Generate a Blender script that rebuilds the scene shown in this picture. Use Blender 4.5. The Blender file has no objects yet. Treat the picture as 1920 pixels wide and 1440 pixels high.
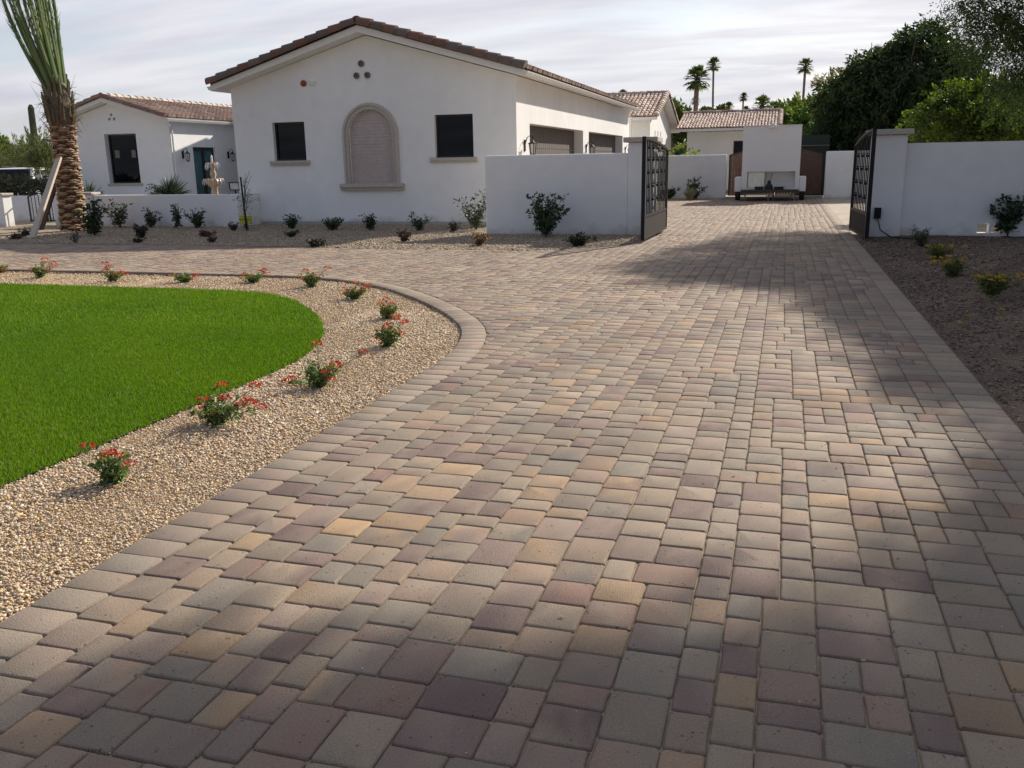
import bpy, bmesh, math, random
import numpy as np
from mathutils import Vector, Matrix
R = math.radians
rnd = random.Random(7); rng = np.random.default_rng(7)
SC = bpy.context.scene; COL = SC.collection

# ------------------------------------------------------------------ camera
F_PX = 1677.0; CAM_H = 1.62
_dY = np.array([515., -423., F_PX]); _dY /= np.linalg.norm(_dY)
_dn = np.array([120., 6780., F_PX]); _dn -= _dn.dot(_dY) * _dY; _dn /= np.linalg.norm(_dn)
_Z = -_dn; _X = np.cross(_dY, _Z)
CM = np.array([_X, _dY, _Z]); CC = np.array([0., 0., CAM_H])
cd = bpy.data.cameras.new('camera'); cam = bpy.data.objects.new('camera', cd); COL.objects.link(cam)
cd.sensor_width = 36; cd.lens = 36 * F_PX / 1920; cd.clip_start = 0.05; cd.clip_end = 3000
cam.matrix_world = Matrix(((CM[0][0], -CM[0][1], -CM[0][2], 0), (CM[1][0], -CM[1][1], -CM[1][2], 0),
                           (CM[2][0], -CM[2][1], -CM[2][2], CAM_H), (0, 0, 0, 1)))
SC.camera = cam
def _ray(px, py): return CM @ np.array([px - 960., py - 720., F_PX])
def G(px, py, z=0.0):
    r = _ray(px, py); return CC + r * ((z - CAM_H) / r[2])
def at(px, py, Y):
    r = _ray(px, py); return CC + r * (Y / r[1])

# ------------------------------------------------------------------ world, sun, exposure
SUN = Vector((0.66, 1.52, 1.0)).normalized()
SUN_EL = math.asin(SUN.z); SUN_AZ = math.atan2(SUN.x, SUN.y)
W = bpy.data.worlds.new('World'); SC.world = W; W.use_nodes = True
def build_world():
    nt = W.node_tree; N = nt.nodes; L = nt.links; N.clear()
    out = N.new('ShaderNodeOutputWorld'); bg = N.new('ShaderNodeBackground'); bg.inputs['Strength'].default_value = 0.10
    sky = N.new('ShaderNodeTexSky'); sky.sky_type = 'NISHITA'; sky.sun_disc = False
    sky.sun_elevation = SUN_EL; sky.sun_rotation = SUN_AZ; sky.air_density = 1.0; sky.dust_density = 1.2; sky.ozone_density = 1.5
    tc = N.new('ShaderNodeTexCoord'); sep = N.new('ShaderNodeSeparateXYZ'); L.new(tc.outputs['Generated'], sep.inputs[0])
    add = N.new('ShaderNodeMath'); add.operation = 'ADD'; add.inputs[1].default_value = 0.16; L.new(sep.outputs['Z'], add.inputs[0])
    mx = N.new('ShaderNodeMath'); mx.operation = 'MAXIMUM'; mx.inputs[1].default_value = 0.05; L.new(add.outputs[0], mx.inputs[0])
    dv = []
    for c in 'XY':
        d = N.new('ShaderNodeMath'); d.operation = 'DIVIDE'; L.new(sep.outputs[c], d.inputs[0]); L.new(mx.outputs[0], d.inputs[1]); dv.append(d)
    cb = N.new('ShaderNodeCombineXYZ'); L.new(dv[0].outputs[0], cb.inputs[0]); L.new(dv[1].outputs[0], cb.inputs[1])
    mp = N.new('ShaderNodeMapping'); mp.inputs['Rotation'].default_value = (0, 0, R(-28)); mp.inputs['Scale'].default_value = (0.55, 1.9, 1)
    L.new(cb.outputs[0], mp.inputs[0])
    nz = N.new('ShaderNodeTexNoise'); nz.inputs['Scale'].default_value = 1.5; nz.inputs['Detail'].default_value = 7; nz.inputs['Roughness'].default_value = 0.55
    nz.inputs['Distortion'].default_value = 0.5
    L.new(mp.outputs[0], nz.inputs['Vector'])
    rp = N.new('ShaderNodeValToRGB'); rp.color_ramp.elements[0].position = 0.32; rp.color_ramp.elements[0].color = (0.52, 0.52, 0.52, 1)
    rp.color_ramp.elements[1].position = 0.52; rp.color_ramp.elements[1].color = (0.97, 0.97, 0.97, 1)
    L.new(nz.outputs['Fac'], rp.inputs[0])
    n2 = N.new('ShaderNodeTexNoise'); n2.inputs['Scale'].default_value = 2.2; n2.inputs['Detail'].default_value = 5; L.new(mp.outputs[0], n2.inputs['Vector'])
    cr = N.new('ShaderNodeValToRGB'); cr.color_ramp.elements[0].position = 0.35; cr.color_ramp.elements[0].color = (5.3, 5.4, 6.1, 1)
    cr.color_ramp.elements[1].position = 0.65; cr.color_ramp.elements[1].color = (6.6, 6.6, 7.1, 1); L.new(n2.outputs['Fac'], cr.inputs[0])
    # haze and thin cloud glow brighter on the sun's side of the sky
    dt = N.new('ShaderNodeVectorMath'); dt.operation = 'DOT_PRODUCT'; dt.inputs[1].default_value = (-.02, .974, .225); L.new(tc.outputs['Generated'], dt.inputs[0])
    gl = N.new('ShaderNodeMapRange'); gl.interpolation_type = 'SMOOTHSTEP'; gl.inputs['From Min'].default_value = .15; gl.inputs['From Max'].default_value = .95; gl.inputs['To Min'].default_value = 0; gl.inputs['To Max'].default_value = 1; L.new(dt.outputs['Value'], gl.inputs['Value'])
    gm = N.new('ShaderNodeMix'); gm.data_type = 'RGBA'; gm.inputs[6].default_value = (.38, .42, .50, 1); gm.inputs[7].default_value = (1.0, .985, .965, 1); L.new(gl.outputs[0], gm.inputs['Factor'])
    cm = N.new('ShaderNodeVectorMath'); cm.operation = 'MULTIPLY'; L.new(cr.outputs[0], cm.inputs[0]); L.new(gm.outputs[2], cm.inputs[1])
    mix = N.new('ShaderNodeMix'); mix.data_type = 'RGBA'; L.new(rp.outputs[0], mix.inputs['Factor'])
    L.new(sky.outputs[0], mix.inputs[6]); L.new(cm.outputs[0], mix.inputs[7])
    L.new(mix.outputs[2], bg.inputs['Color']); L.new(bg.outputs[0], out.inputs[0])
build_world()
sl = bpy.data.lights.new('sun', 'SUN'); sl.energy = 5.0; sl.angle = R(0.8); sl.color = (1.0, 0.91, 0.79)
so = bpy.data.objects.new('sun', sl); COL.objects.link(so); so.rotation_euler = (-SUN).to_track_quat('-Z', 'Y').to_euler(); so.location = (20, 50, 40)
SC.view_settings.view_transform = 'Standard'; SC.view_settings.look = 'None'; SC.view_settings.exposure = 0.42; SC.view_settings.gamma = 1.0
SC.render.engine = 'CYCLES'; SC.cycles.max_bounces = 6; SC.cycles.use_denoising = True

# ------------------------------------------------------------------ materials
MATS = {}
def mat(name, col=(.5, .5, .5), rough=.8, attr=False, nscale=0, namt=.15, bump=0, bscale=40, bdist=.01, metal=0, spec=.5, big=0, detail=4, transl=0, coat=0, dust=False, ttint=(1.5, 1.7, .7)):
    if name in MATS: return MATS[name]
    m = bpy.data.materials.new(name); m.use_nodes = True; nt = m.node_tree; N = nt.nodes; L = nt.links
    b = N['Principled BSDF']; b.inputs['Roughness'].default_value = rough; b.inputs['Metallic'].default_value = metal
    b.inputs['Specular IOR Level'].default_value = spec
    if coat: b.inputs['Coat Weight'].default_value = coat
    tc = N.new('ShaderNodeTexCoord')
    if attr:
        a = N.new('ShaderNodeAttribute'); a.attribute_name = 'Col'; src = a.outputs['Color']
    else:
        c = N.new('ShaderNodeRGB'); c.outputs[0].default_value = (*col, 1); src = c.outputs[0]
    def mulnoise(src, scale, amt, det=4):
        n = N.new('ShaderNodeTexNoise'); n.inputs['Scale'].default_value = scale; n.inputs['Detail'].default_value = det
        L.new(tc.outputs['Object'], n.inputs['Vector'])
        r = N.new('ShaderNodeMapRange'); r.inputs['From Min'].default_value = .25; r.inputs['From Max'].default_value = .75
        r.inputs['To Min'].default_value = 1 - amt; r.inputs['To Max'].default_value = 1 + amt; L.new(n.outputs['Fac'], r.inputs['Value'])
        v = N.new('ShaderNodeVectorMath'); v.operation = 'SCALE'; L.new(src, v.inputs[0]); L.new(r.outputs[0], v.inputs['Scale'])
        return v.outputs[0]
    if nscale: src = mulnoise(src, nscale, namt, detail)
    if big: src = mulnoise(src, big, .07, 3)
    L.new(src, b.inputs['Base Color'])
    if dust:
        sp = N.new('ShaderNodeSeparateXYZ'); L.new(tc.outputs['Object'], sp.inputs[0]); n = N.new('ShaderNodeTexNoise'); n.inputs['Scale'].default_value = 3; n.inputs['Detail'].default_value = 6; L.new(tc.outputs['Object'], n.inputs['Vector'])
        ad = N.new('ShaderNodeMath'); ad.operation = 'MULTIPLY_ADD'; ad.inputs[1].default_value = -.7; L.new(n.outputs['Fac'], ad.inputs[0]); L.new(sp.outputs['Z'], ad.inputs[2])
        mr = N.new('ShaderNodeMapRange'); mr.inputs['From Min'].default_value = -.40; mr.inputs['From Max'].default_value = -.16; mr.inputs['To Min'].default_value = .7; mr.inputs['To Max'].default_value = 0; L.new(ad.outputs[0], mr.inputs['Value'])
        mx = N.new('ShaderNodeMix'); mx.data_type = 'RGBA'; L.new(mr.outputs[0], mx.inputs['Factor']); L.new(src, mx.inputs[6]); mx.inputs[7].default_value = (.50, .44, .37, 1); L.new(mx.outputs[2], b.inputs['Base Color'])
    if bump:
        n = N.new('ShaderNodeTexNoise'); n.inputs['Scale'].default_value = bscale; n.inputs['Detail'].default_value = 6
        L.new(tc.outputs['Object'], n.inputs['Vector'])
        bp = N.new('ShaderNodeBump'); bp.inputs['Strength'].default_value = bump; bp.inputs['Distance'].default_value = bdist
        L.new(n.outputs['Fac'], bp.inputs['Height']); L.new(bp.outputs[0], b.inputs['Normal'])
    if transl:
        t = N.new('ShaderNodeBsdfTranslucent'); ms = N.new('ShaderNodeMixShader'); ms.inputs[0].default_value = transl
        br = N.new('ShaderNodeVectorMath'); br.operation = 'MULTIPLY'; br.inputs[1].default_value = ttint; L.new(src, br.inputs[0])
        L.new(br.outputs[0], t.inputs['Color'])
        L.new(b.outputs[0], ms.inputs[1]); L.new(t.outputs[0], ms.inputs[2]); L.new(ms.outputs[0], N['Material Output'].inputs['Surface'])
    MATS[name] = m; return m
STUCCO = mat('stucco', (.83, .83, .82), .9, nscale=3.0, namt=.035, bump=.35, bscale=45, bdist=.012, big=.35, dust=True)
TRIMW = mat('trim_paint', (.78, .77, .74), .6, nscale=8, namt=.03)
STONE = mat('cast_stone', (.50, .455, .40), .85, nscale=14, namt=.10, bump=.25, bscale=60)
SHUT = mat('panel_pink', (.52, .44, .415), .85, nscale=9, namt=.10)
FOUND = mat('foundation', (.42, .40, .38), .9, nscale=10, namt=.12)
GLASS = mat('dark_glass', (.004, .005, .006), .03, spec=.22)
TEAL = mat('curtained_glass', (.05, .13, .14), .12, spec=.5, nscale=3, namt=.3)
FRAME = mat('window_frame', (.012, .012, .013), .4)
BLACK = mat('black_metal', (.010, .010, .011), .5, spec=.25, nscale=30, namt=.2)
BRONZE = mat('bronze_panel', (.035, .028, .024), .75, spec=.15, nscale=12, namt=.2)
DOORM = mat('garage_door', (.115, .095, .085), .7, nscale=6, namt=.15)
WOODG = mat('gate_wood', (.15, .085, .058), .7, nscale=5, namt=.2)
TILE = mat('roof_tile', attr=True, rough=.85, nscale=18, namt=.18, bump=.2, bscale=60)
LEAF = mat('leaf', attr=True, rough=.5, spec=.35, transl=.28)
DLEAF = mat('thick_leaf', attr=True, rough=.45, spec=.4, transl=.08)
BARK = mat('bark', (.10, .07, .05), .9, nscale=14, namt=.35, bump=.8, bscale=25, bdist=.03)
TWIG = mat('twig', (.09, .06, .04), .85, nscale=30, namt=.3)
PALMW = mat('palm_boot', attr=True, rough=.85, nscale=40, namt=.3, bump=.6, bscale=60, bdist=.01)
PTRUNK = mat('fan_palm_trunk', (.17, .13, .10), .9, nscale=5, namt=.3)
PETAL = mat('petal', attr=True, rough=.6, transl=.25)
PLANK = mat('weathered_plank', (.50, .42, .33), .8, nscale=22, namt=.12, bump=.2, bscale=30)
DPLANK = mat('dark_plank', (.075, .045, .032), .8, nscale=22, namt=.2)  # dark brown wood of the second brace board
WATERM = mat('falling_water', (.85, .87, .88), .2)
FOUNT = mat('fountain_stone', (.52, .40, .27), .8, nscale=20, namt=.15, bump=.3)
WHITEP = mat('white_paint', (.76, .765, .775), .45, nscale=2, namt=.02, coat=.1)
RUBBER = mat('rubber', (.02, .02, .02), .8)
DARKW = mat('dark_deck', (.05, .035, .03), .6, nscale=20, namt=.2)
RED = mat('red_lens', (.30, .05, .025), .35)
YEL = mat('yellow_plastic', (.50, .46, .05), .6, nscale=10, namt=.1)
CACT = mat('cactus_skin', (.075, .09, .05), .8, nscale=12, namt=.25, bump=.5, bscale=20, bdist=.03)
CONC = mat('concrete', (.46, .42, .37), .9, nscale=4, namt=.12, bump=.15, bscale=80)
LAMPG = mat('lantern_glass', (.55, .55, .52), .2)

def mat_paver():
    m = bpy.data.materials.new('paver'); m.use_nodes = True; nt = m.node_tree; N = nt.nodes; L = nt.links
    b = N['Principled BSDF']; b.inputs['Roughness'].default_value = .82; b.inputs['Specular IOR Level'].default_value = .35
    tc = N.new('ShaderNodeTexCoord')
    a = N.new('ShaderNodeAttribute'); a.attribute_name = 'Col'; a2 = N.new('ShaderNodeAttribute'); a2.attribute_name = 'Col2'
    mp = N.new('ShaderNodeMapping'); mp.inputs['Scale'].default_value = (1, .45, 1); L.new(tc.outputs['Object'], mp.inputs[0])
    n = N.new('ShaderNodeTexNoise'); n.inputs['Scale'].default_value = 6; n.inputs['Detail'].default_value = 6; L.new(mp.outputs[0], n.inputs['Vector'])
    r = N.new('ShaderNodeMapRange'); r.inputs['From Min'].default_value = .38; r.inputs['From Max'].default_value = .62; L.new(n.outputs['Fac'], r.inputs['Value'])
    mx = N.new('ShaderNodeMix'); mx.data_type = 'RGBA'; L.new(r.outputs[0], mx.inputs['Factor']); L.new(a.outputs['Color'], mx.inputs[6]); L.new(a2.outputs['Color'], mx.inputs[7])
    # grain
    g = N.new('ShaderNodeTexNoise'); g.inputs['Scale'].default_value = 160; g.inputs['Detail'].default_value = 4; g.inputs['Roughness'].default_value = .7; L.new(tc.outputs['Object'], g.inputs['Vector'])
    gr = N.new('ShaderNodeMapRange'); gr.inputs['From Min'].default_value = .3; gr.inputs['From Max'].default_value = .7; gr.inputs['To Min'].default_value = .74; gr.inputs['To Max'].default_value = 1.24; L.new(g.outputs['Fac'], gr.inputs['Value'])
    # pits
    v = N.new('ShaderNodeTexVoronoi'); v.inputs['Scale'].default_value = 42; L.new(tc.outputs['Object'], v.inputs['Vector'])
    pn = N.new('ShaderNodeTexNoise'); pn.inputs['Scale'].default_value = 13; L.new(tc.outputs['Object'], pn.inputs['Vector'])
    pr = N.new('ShaderNodeMapRange'); pr.inputs['From Min'].default_value = .48; pr.inputs['From Max'].default_value = .68; pr.inputs['To Min'].default_value = 0; pr.inputs['To Max'].default_value = .25; L.new(pn.outputs['Fac'], pr.inputs['Value'])
    lt = N.new('ShaderNodeMath'); lt.operation = 'LESS_THAN'; L.new(v.outputs['Distance'], lt.inputs[0]); L.new(pr.outputs[0], lt.inputs[1])
    pm = N.new('ShaderNodeMath'); pm.operation = 'MULTIPLY_ADD'; pm.inputs[1].default_value = -.5; pm.inputs[2].default_value = 1; L.new(lt.outputs[0], pm.inputs[0])
    mu = N.new('ShaderNodeMath'); mu.operation = 'MULTIPLY'; L.new(gr.outputs[0], mu.inputs[0]); L.new(pm.outputs[0], mu.inputs[1])
    # wide dusty patches
    d = N.new('ShaderNodeTexNoise'); d.inputs['Scale'].default_value = .9; d.inputs['Detail'].default_value = 3; L.new(tc.outputs['Object'], d.inputs['Vector'])
    dr = N.new('ShaderNodeMapRange'); dr.inputs['From Min'].default_value = .3; dr.inputs['From Max'].default_value = .7; dr.inputs['To Min'].default_value = .86; dr.inputs['To Max'].default_value = 1.12; L.new(d.outputs['Fac'], dr.inputs['Value'])
    m2 = N.new('ShaderNodeMath'); m2.operation = 'MULTIPLY'; L.new(mu.outputs[0], m2.inputs[0]); L.new(dr.outputs[0], m2.inputs[1])
    sc = N.new('ShaderNodeVectorMath'); sc.operation = 'SCALE'; L.new(mx.outputs[2], sc.inputs[0]); L.new(m2.outputs[0], sc.inputs['Scale'])
    L.new(sc.outputs[0], b.inputs['Base Color'])
    h = N.new('ShaderNodeMath'); h.operation = 'MULTIPLY_ADD'; h.inputs[1].default_value = -.6; L.new(lt.outputs[0], h.inputs[0]); L.new(g.outputs['Fac'], h.inputs[2])
    bp = N.new('ShaderNodeBump'); bp.inputs['Strength'].default_value = .9; bp.inputs['Distance'].default_value = .005; L.new(h.outputs[0], bp.inputs['Height']); L.new(bp.outputs[0], b.inputs['Normal'])
    return m
PAVER = mat_paver()
def mat_gravel(name, cols, scale=55, bump=.9, dist=.012, stain=.12):
    m = bpy.data.materials.new(name); m.use_nodes = True; nt = m.node_tree; N = nt.nodes; L = nt.links
    b = N['Principled BSDF']; b.inputs['Roughness'].default_value = .9; b.inputs['Specular IOR Level'].default_value = .25
    tc = N.new('ShaderNodeTexCoord')
    v = N.new('ShaderNodeTexVoronoi'); v.inputs['Scale'].default_value = scale; L.new(tc.outputs['Object'], v.inputs['Vector'])
    sp = N.new('ShaderNodeSeparateColor'); L.new(v.outputs['Color'], sp.inputs[0])
    rp = N.new('ShaderNodeValToRGB'); e = rp.color_ramp.elements
    e[0].color = (*cols[0], 1); e[1].color = (*cols[-1], 1)
    for i, c in enumerate(cols[1:-1]):
        q = e.new((i + 1) / (len(cols) - 1)); q.color = (*c, 1)
    L.new(sp.outputs[0], rp.inputs[0])
    n = N.new('ShaderNodeTexNoise'); n.inputs['Scale'].default_value = 1.3; n.inputs['Detail'].default_value = 6; L.new(tc.outputs['Object'], n.inputs['Vector'])
    r = N.new('ShaderNodeMapRange'); r.inputs['From Min'].default_value = .3; r.inputs['From Max'].default_value = .7; r.inputs['To Min'].default_value = 1 - stain; r.inputs['To Max'].default_value = 1 + stain; L.new(n.outputs['Fac'], r.inputs['Value'])
    sc = N.new('ShaderNodeVectorMath'); sc.operation = 'SCALE'; L.new(rp.outputs[0], sc.inputs[0]); L.new(r.outputs[0], sc.inputs['Scale']); L.new(sc.outputs[0], b.inputs['Base Color'])
    inv = N.new('ShaderNodeMath'); inv.operation = 'SUBTRACT'; inv.inputs[0].default_value = 1; L.new(v.outputs['Distance'], inv.inputs[1])
    bp = N.new('ShaderNodeBump'); bp.inputs['Strength'].default_value = bump; bp.inputs['Distance'].default_value = dist; L.new(inv.outputs[0], bp.inputs['Height']); L.new(bp.outputs[0], b.inputs['Normal'])
    return m
GRAVEL = mat_gravel('gravel_base', [(.50, .38, .24), (.58, .46, .30), (.44, .34, .23), (.62, .52, .37), (.54, .38, .20)], scale=85, dist=.008)
BEDM = mat_gravel('bed_gravel', [(.33, .25, .17), (.42, .33, .23), (.26, .21, .15), (.46, .38, .27), (.34, .26, .17)], scale=55, dist=.02)
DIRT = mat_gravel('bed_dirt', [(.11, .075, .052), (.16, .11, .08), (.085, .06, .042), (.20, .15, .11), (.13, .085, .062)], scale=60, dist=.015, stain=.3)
SOIL = mat_gravel('far_ground', [(.38, .30, .22), (.45, .36, .27), (.33, .27, .2)], scale=12, dist=.02, stain=.25)
SAND = mat('joint_sand', (.30, .24, .16), .95, nscale=8, namt=.35, bump=.8, bscale=220, bdist=.004)
STONEP = mat('pebble', attr=True, rough=.75, spec=.4)
TURF = mat('turf_soil', (.03, .075, .012), .9, nscale=25, namt=.4, bump=.6, bscale=120)
GRASS = mat('grass_blade', attr=True, rough=.55, spec=.25, transl=.3)

# ------------------------------------------------------------------ helpers
def tag(o, label=None, cat=None, group=None, kind=None):
    if label: o['label'] = label
    if cat: o['category'] = cat
    if group: o['group'] = group
    if kind: o['kind'] = kind
    return o
def empty(name, loc, rz=0, label=None, cat=None, group=None):
    o = bpy.data.objects.new(name, None); COL.objects.link(o); o.location = loc; o.rotation_euler = (0, 0, rz); o.empty_display_size = .2
    return tag(o, label, cat, group)
def mesh_np(name, V, Fs, material, parent=None, cols=None, cols2=None, smooth=False):
    """Fs: list of index tuples or (N,k) array. cols per face"""
    me = bpy.data.meshes.new(name)
    V = np.asarray(V, dtype=np.float32)
    if isinstance(Fs, np.ndarray):
        n, k = Fs.shape; loops = Fs.astype(np.int32).ravel(); starts = np.arange(n, dtype=np.int32) * k; tot = np.full(n, k, dtype=np.int32)
    else:
        tot = np.array([len(f) for f in Fs], dtype=np.int32); loops = np.fromiter((i for f in Fs for i in f), dtype=np.int32)
        starts = np.concatenate([[0], np.cumsum(tot)[:-1]]).astype(np.int32); n = len(Fs)
    me.vertices.add(len(V)); me.vertices.foreach_set('co', V.ravel())
    me.loops.add(len(loops)); me.loops.foreach_set('vertex_index', loops)
    me.polygons.add(n); me.polygons.foreach_set('loop_start', starts)
    me.polygons.foreach_set('use_smooth', np.full(n, bool(smooth)))
    me.update(calc_edges=True)
    for nm, cc in (('Col', cols), ('Col2', cols2)):
        if cc is not None:
            at_ = me.color_attributes.new(nm, 'FLOAT_COLOR', 'CORNER')
            c4 = np.ones((n, 4), dtype=np.float32); c4[:, :3] = np.asarray(cc, dtype=np.float32)[:, :3]
            at_.data.foreach_set('color', np.repeat(c4, tot, axis=0).ravel())
    me.materials.append(material)
    o = bpy.data.objects.new(name, me); COL.objects.link(o)
    if parent is not None: o.parent = parent
    return o
class MB:
    def __init__(s): s.v = []; s.f = []; s.c = []
    def add(s, vs, fs, col=(1, 1, 1)):
        o = len(s.v); s.v.extend([tuple(p) for p in vs]); s.f.extend([tuple(i + o for i in f) for f in fs]); s.c.extend([col] * len(fs)); return s
    def box(s, x0, x1, y0, y1, z0, z1, col=(1, 1, 1)):
        v = [(x, y, z) for z in (z0, z1) for y in (y0, y1) for x in (x0, x1)]
        return s.add(v, [(0, 2, 3, 1), (4, 5, 7, 6), (0, 1, 5, 4), (2, 6, 7, 3), (0, 4, 6, 2), (1, 3, 7, 5)], col)
    def obox(s, M, sx, sy, sz, col=(1, 1, 1)):
        v = [M @ Vector((x * sx / 2, y * sy / 2, z * sz / 2)) for z in (-1, 1) for y in (-1, 1) for x in (-1, 1)]
        return s.add(v, [(0, 2, 3, 1), (4, 5, 7, 6), (0, 1, 5, 4), (2, 6, 7, 3), (0, 4, 6, 2), (1, 3, 7, 5)], col)
    def bar(s, a, b, w, d=None, col=(1, 1, 1)):
        a = Vector(a); b = Vector(b); d = d or w; q = (b - a).to_track_quat('Z', 'X').to_matrix().to_4x4()
        return s.obox(Matrix.Translation((a + b) / 2) @ q, w, d, (b - a).length, col)
    def tube(s, pts, rad, n=8, col=(1, 1, 1), cap=True):
        pts = [Vector(p) for p in pts]; k = len(pts)
        if not isinstance(rad, (list, tuple)): rad = [rad] * k
        vs = []; up = Vector((0, 0, 1))
        for i, p in enumerate(pts):
            t = (pts[min(i + 1, k - 1)] - pts[max(i - 1, 0)]).normalized()
            a = t.cross(Vector((1, .13, 0))) if abs(t.z) > .8 else t.cross(up)
            a.normalize(); b = t.cross(a)
            for j in range(n):
                an = 2 * math.pi * j / n; vs.append(p + (a * math.cos(an) + b * math.sin(an)) * rad[i])
        fs = [(i * n + j, i * n + (j + 1) % n, (i + 1) * n + (j + 1) % n, (i + 1) * n + j) for i in range(k - 1) for j in range(n)]
        if cap: fs += [tuple(range(n))[::-1], tuple((k - 1) * n + j for j in range(n))]
        return s.add(vs, fs, col)
    def lathe(s, prof, c=(0, 0, 0), n=20, col=(1, 1, 1)):
        vs = [(c[0] + r * math.cos(2 * math.pi * j / n), c[1] + r * math.sin(2 * math.pi * j / n), c[2] + z) for r, z in prof for j in range(n)]
        k = len(prof); fs = [(i * n + j, i * n + (j + 1) % n, (i + 1) * n + (j + 1) % n, (i + 1) * n + j) for i in range(k - 1) for j in range(n)]
        fs += [tuple(range(n))[::-1], tuple((k - 1) * n + j for j in range(n))]
        return s.add(vs, fs, col)
    def prism(s, poly, axis, a, b, col=(1, 1, 1)):
        """poly of 2D points; axis 'y': (x,z) extruded a..b in y; 'x': (y,z); 'z': (x,y)"""
        def m(p, t): return (p[0], t, p[1]) if axis == 'y' else ((t, p[0], p[1]) if axis == 'x' else (p[0], p[1], t))
        n = len(poly); vs = [m(p, a) for p in poly] + [m(p, b) for p in poly]
        fs = [tuple(range(n)), tuple(range(n, 2 * n))[::-1]] + [(i, i + n, (i + 1) % n + n, (i + 1) % n) for i in range(n)]
        return s.add(vs, fs, col)
    def build(s, name, material, parent=None, smooth=False, bevel=0, usecol=False, fix=True):
        o = mesh_np(name, s.v, s.f, material, parent, s.c if usecol else None, None, smooth)
        if fix:
            bm = bmesh.new(); bm.from_mesh(o.data); bmesh.ops.recalc_face_normals(bm, faces=bm.faces); bm.to_mesh(o.data); bm.free()
        if bevel:
            b = o.modifiers.new('bevel', 'BEVEL'); b.width = bevel; b.segments = 3; b.limit_method = 'ANGLE'; b.angle_limit = R(40)
        return o
def carve(o, cutters, bevel=0):
    """subtract cutter meshes and bake"""
    for mb in cutters:
        c = mb.build('cutter', STUCCO)
        md = o.modifiers.new('b', 'BOOLEAN'); md.operation = 'DIFFERENCE'; md.object = c; md.solver = 'EXACT'
        bpy.context.view_layer.update()
        me = bpy.data.meshes.new_from_object(o.evaluated_get(bpy.context.evaluated_depsgraph_get()))
        o.modifiers.clear(); o.data = me; bpy.data.objects.remove(c)
    if bevel:
        b = o.modifiers.new('bevel', 'BEVEL'); b.width = bevel; b.segments = 3; b.limit_method = 'ANGLE'; b.angle_limit = R(40)
    for p in o.data.polygons: p.use_smooth = False
    return o
def copy_tree(o, parent=None):
    c = o.copy(); COL.objects.link(c); c.parent = parent
    for ch in list(o.children): copy_tree(ch, c)
    return c
def jit(c, a=.12):
    k = 1 + rnd.uniform(-a, a); return tuple(x * k * (1 + rnd.uniform(-a, a) * .4) for x in c)
def resample(pts, step):
    pts = np.array(pts, float); out = []
    for i in range(len(pts) - 1):
        p0 = pts[max(i - 1, 0)]; p1 = pts[i]; p2 = pts[i + 1]; p3 = pts[min(i + 2, len(pts) - 1)]
        if np.linalg.norm(p2 - p1) > 6 or i == 0: p0 = 2 * p1 - p2
        if np.linalg.norm(p3 - p2) > 8: p3 = 2 * p2 - p1
        for t in np.linspace(0, 1, 24, endpoint=False):
            out.append(.5 * ((2 * p1) + (-p0 + p2) * t + (2 * p0 - 5 * p1 + 4 * p2 - p3) * t * t + (-p0 + 3 * p1 - 3 * p2 + p3) * t ** 3))
    out.append(pts[-1]); out = np.array(out)
    d = np.concatenate([[0], np.cumsum(np.linalg.norm(np.diff(out, axis=0), axis=1))])
    n = max(2, int(d[-1] / step)); q = np.linspace(0, d[-1], n + 1)
    return np.stack([np.interp(q, d, out[:, 0]), np.interp(q, d, out[:, 1])], 1)
def offset(path, w):
    t = np.gradient(path, axis=0); t /= np.linalg.norm(t, axis=1)[:, None]
    return path + np.stack([t[:, 1], -t[:, 0]], 1) * w     # to the right of travel

# ------------------------------------------------------------------ ground layout
ISL = [(-2.71, -2), (-2.71, 2.0), (-2.71, 5.0), (-2.72, 6.5), (-2.80, 7.45), (-3.05, 8.35), (-3.45, 9.1), (-4.0, 9.87), (-4.6, 10.58), (-5.25, 11.22), (-5.95, 11.72), (-6.7, 12.04), (-7.5, 12.18), (-8.6, 12.22), (-11, 12.25), (-32, 12.3)]
isl = resample(ISL, .165)
isl_out = offset(isl, .245)
BEDP = [(-32, 17.0), (-15, 16.85), (-10, 16.7), (-7, 16.35), (-5.6, 16.2), (-4.6, 16.5), (-3.7, 17.1), (-3.1, 17.8), (-2.86, 18.7), (-2.80, 20.15)]
bed = resample(BEDP, .165)
bed_out = offset(bed, .20)
RX0, RX1 = 1.20, 1.445
LAWN = [(-3.98, -2), (-3.98, 2), (-3.98, 5.5), (-4.0, 6.6), (-4.15, 7.3), (-4.42, 8.0), (-4.85, 8.75), (-5.35, 9.4), (-5.95, 10.05), (-6.6, 10.5), (-7.3, 10.66), (-8.5, 10.7), (-11, 10.72), (-32, 10.75)]
lawn = resample(LAWN, .1)
def inpoly(P, poly):
    x, y = P[:, 0], P[:, 1]; c = np.zeros(len(P), bool); n = len(poly); j = n - 1
    for i in range(n):
        xi, yi = poly[i]; xj, yj = poly[j]
        if yi != yj:
            m = ((yi > y) != (yj > y)) & (x < (xj - xi) * (y - yi) / (yj - yi) + xi); c ^= m
        j = i
    return c
def sheet(name, poly, z, material, kind='structure', cuts=0):
    """flat n-gon triangulated"""
    bm = bmesh.new(); f = bm.faces.new([bm.verts.new((p[0], p[1], z)) for p in poly]); bmesh.ops.triangulate(bm, faces=[f])
    bmesh.ops.recalc_face_normals(bm, faces=bm.faces)
    me = bpy.data.meshes.new(name); bm.to_mesh(me); bm.free()
    if me.polygons[0].normal.z < 0: me.flip_normals()
    me.materials.append(material); o = bpy.data.objects.new(name, me); COL.objects.link(o)
    if kind: o['kind'] = kind
    return o
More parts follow.
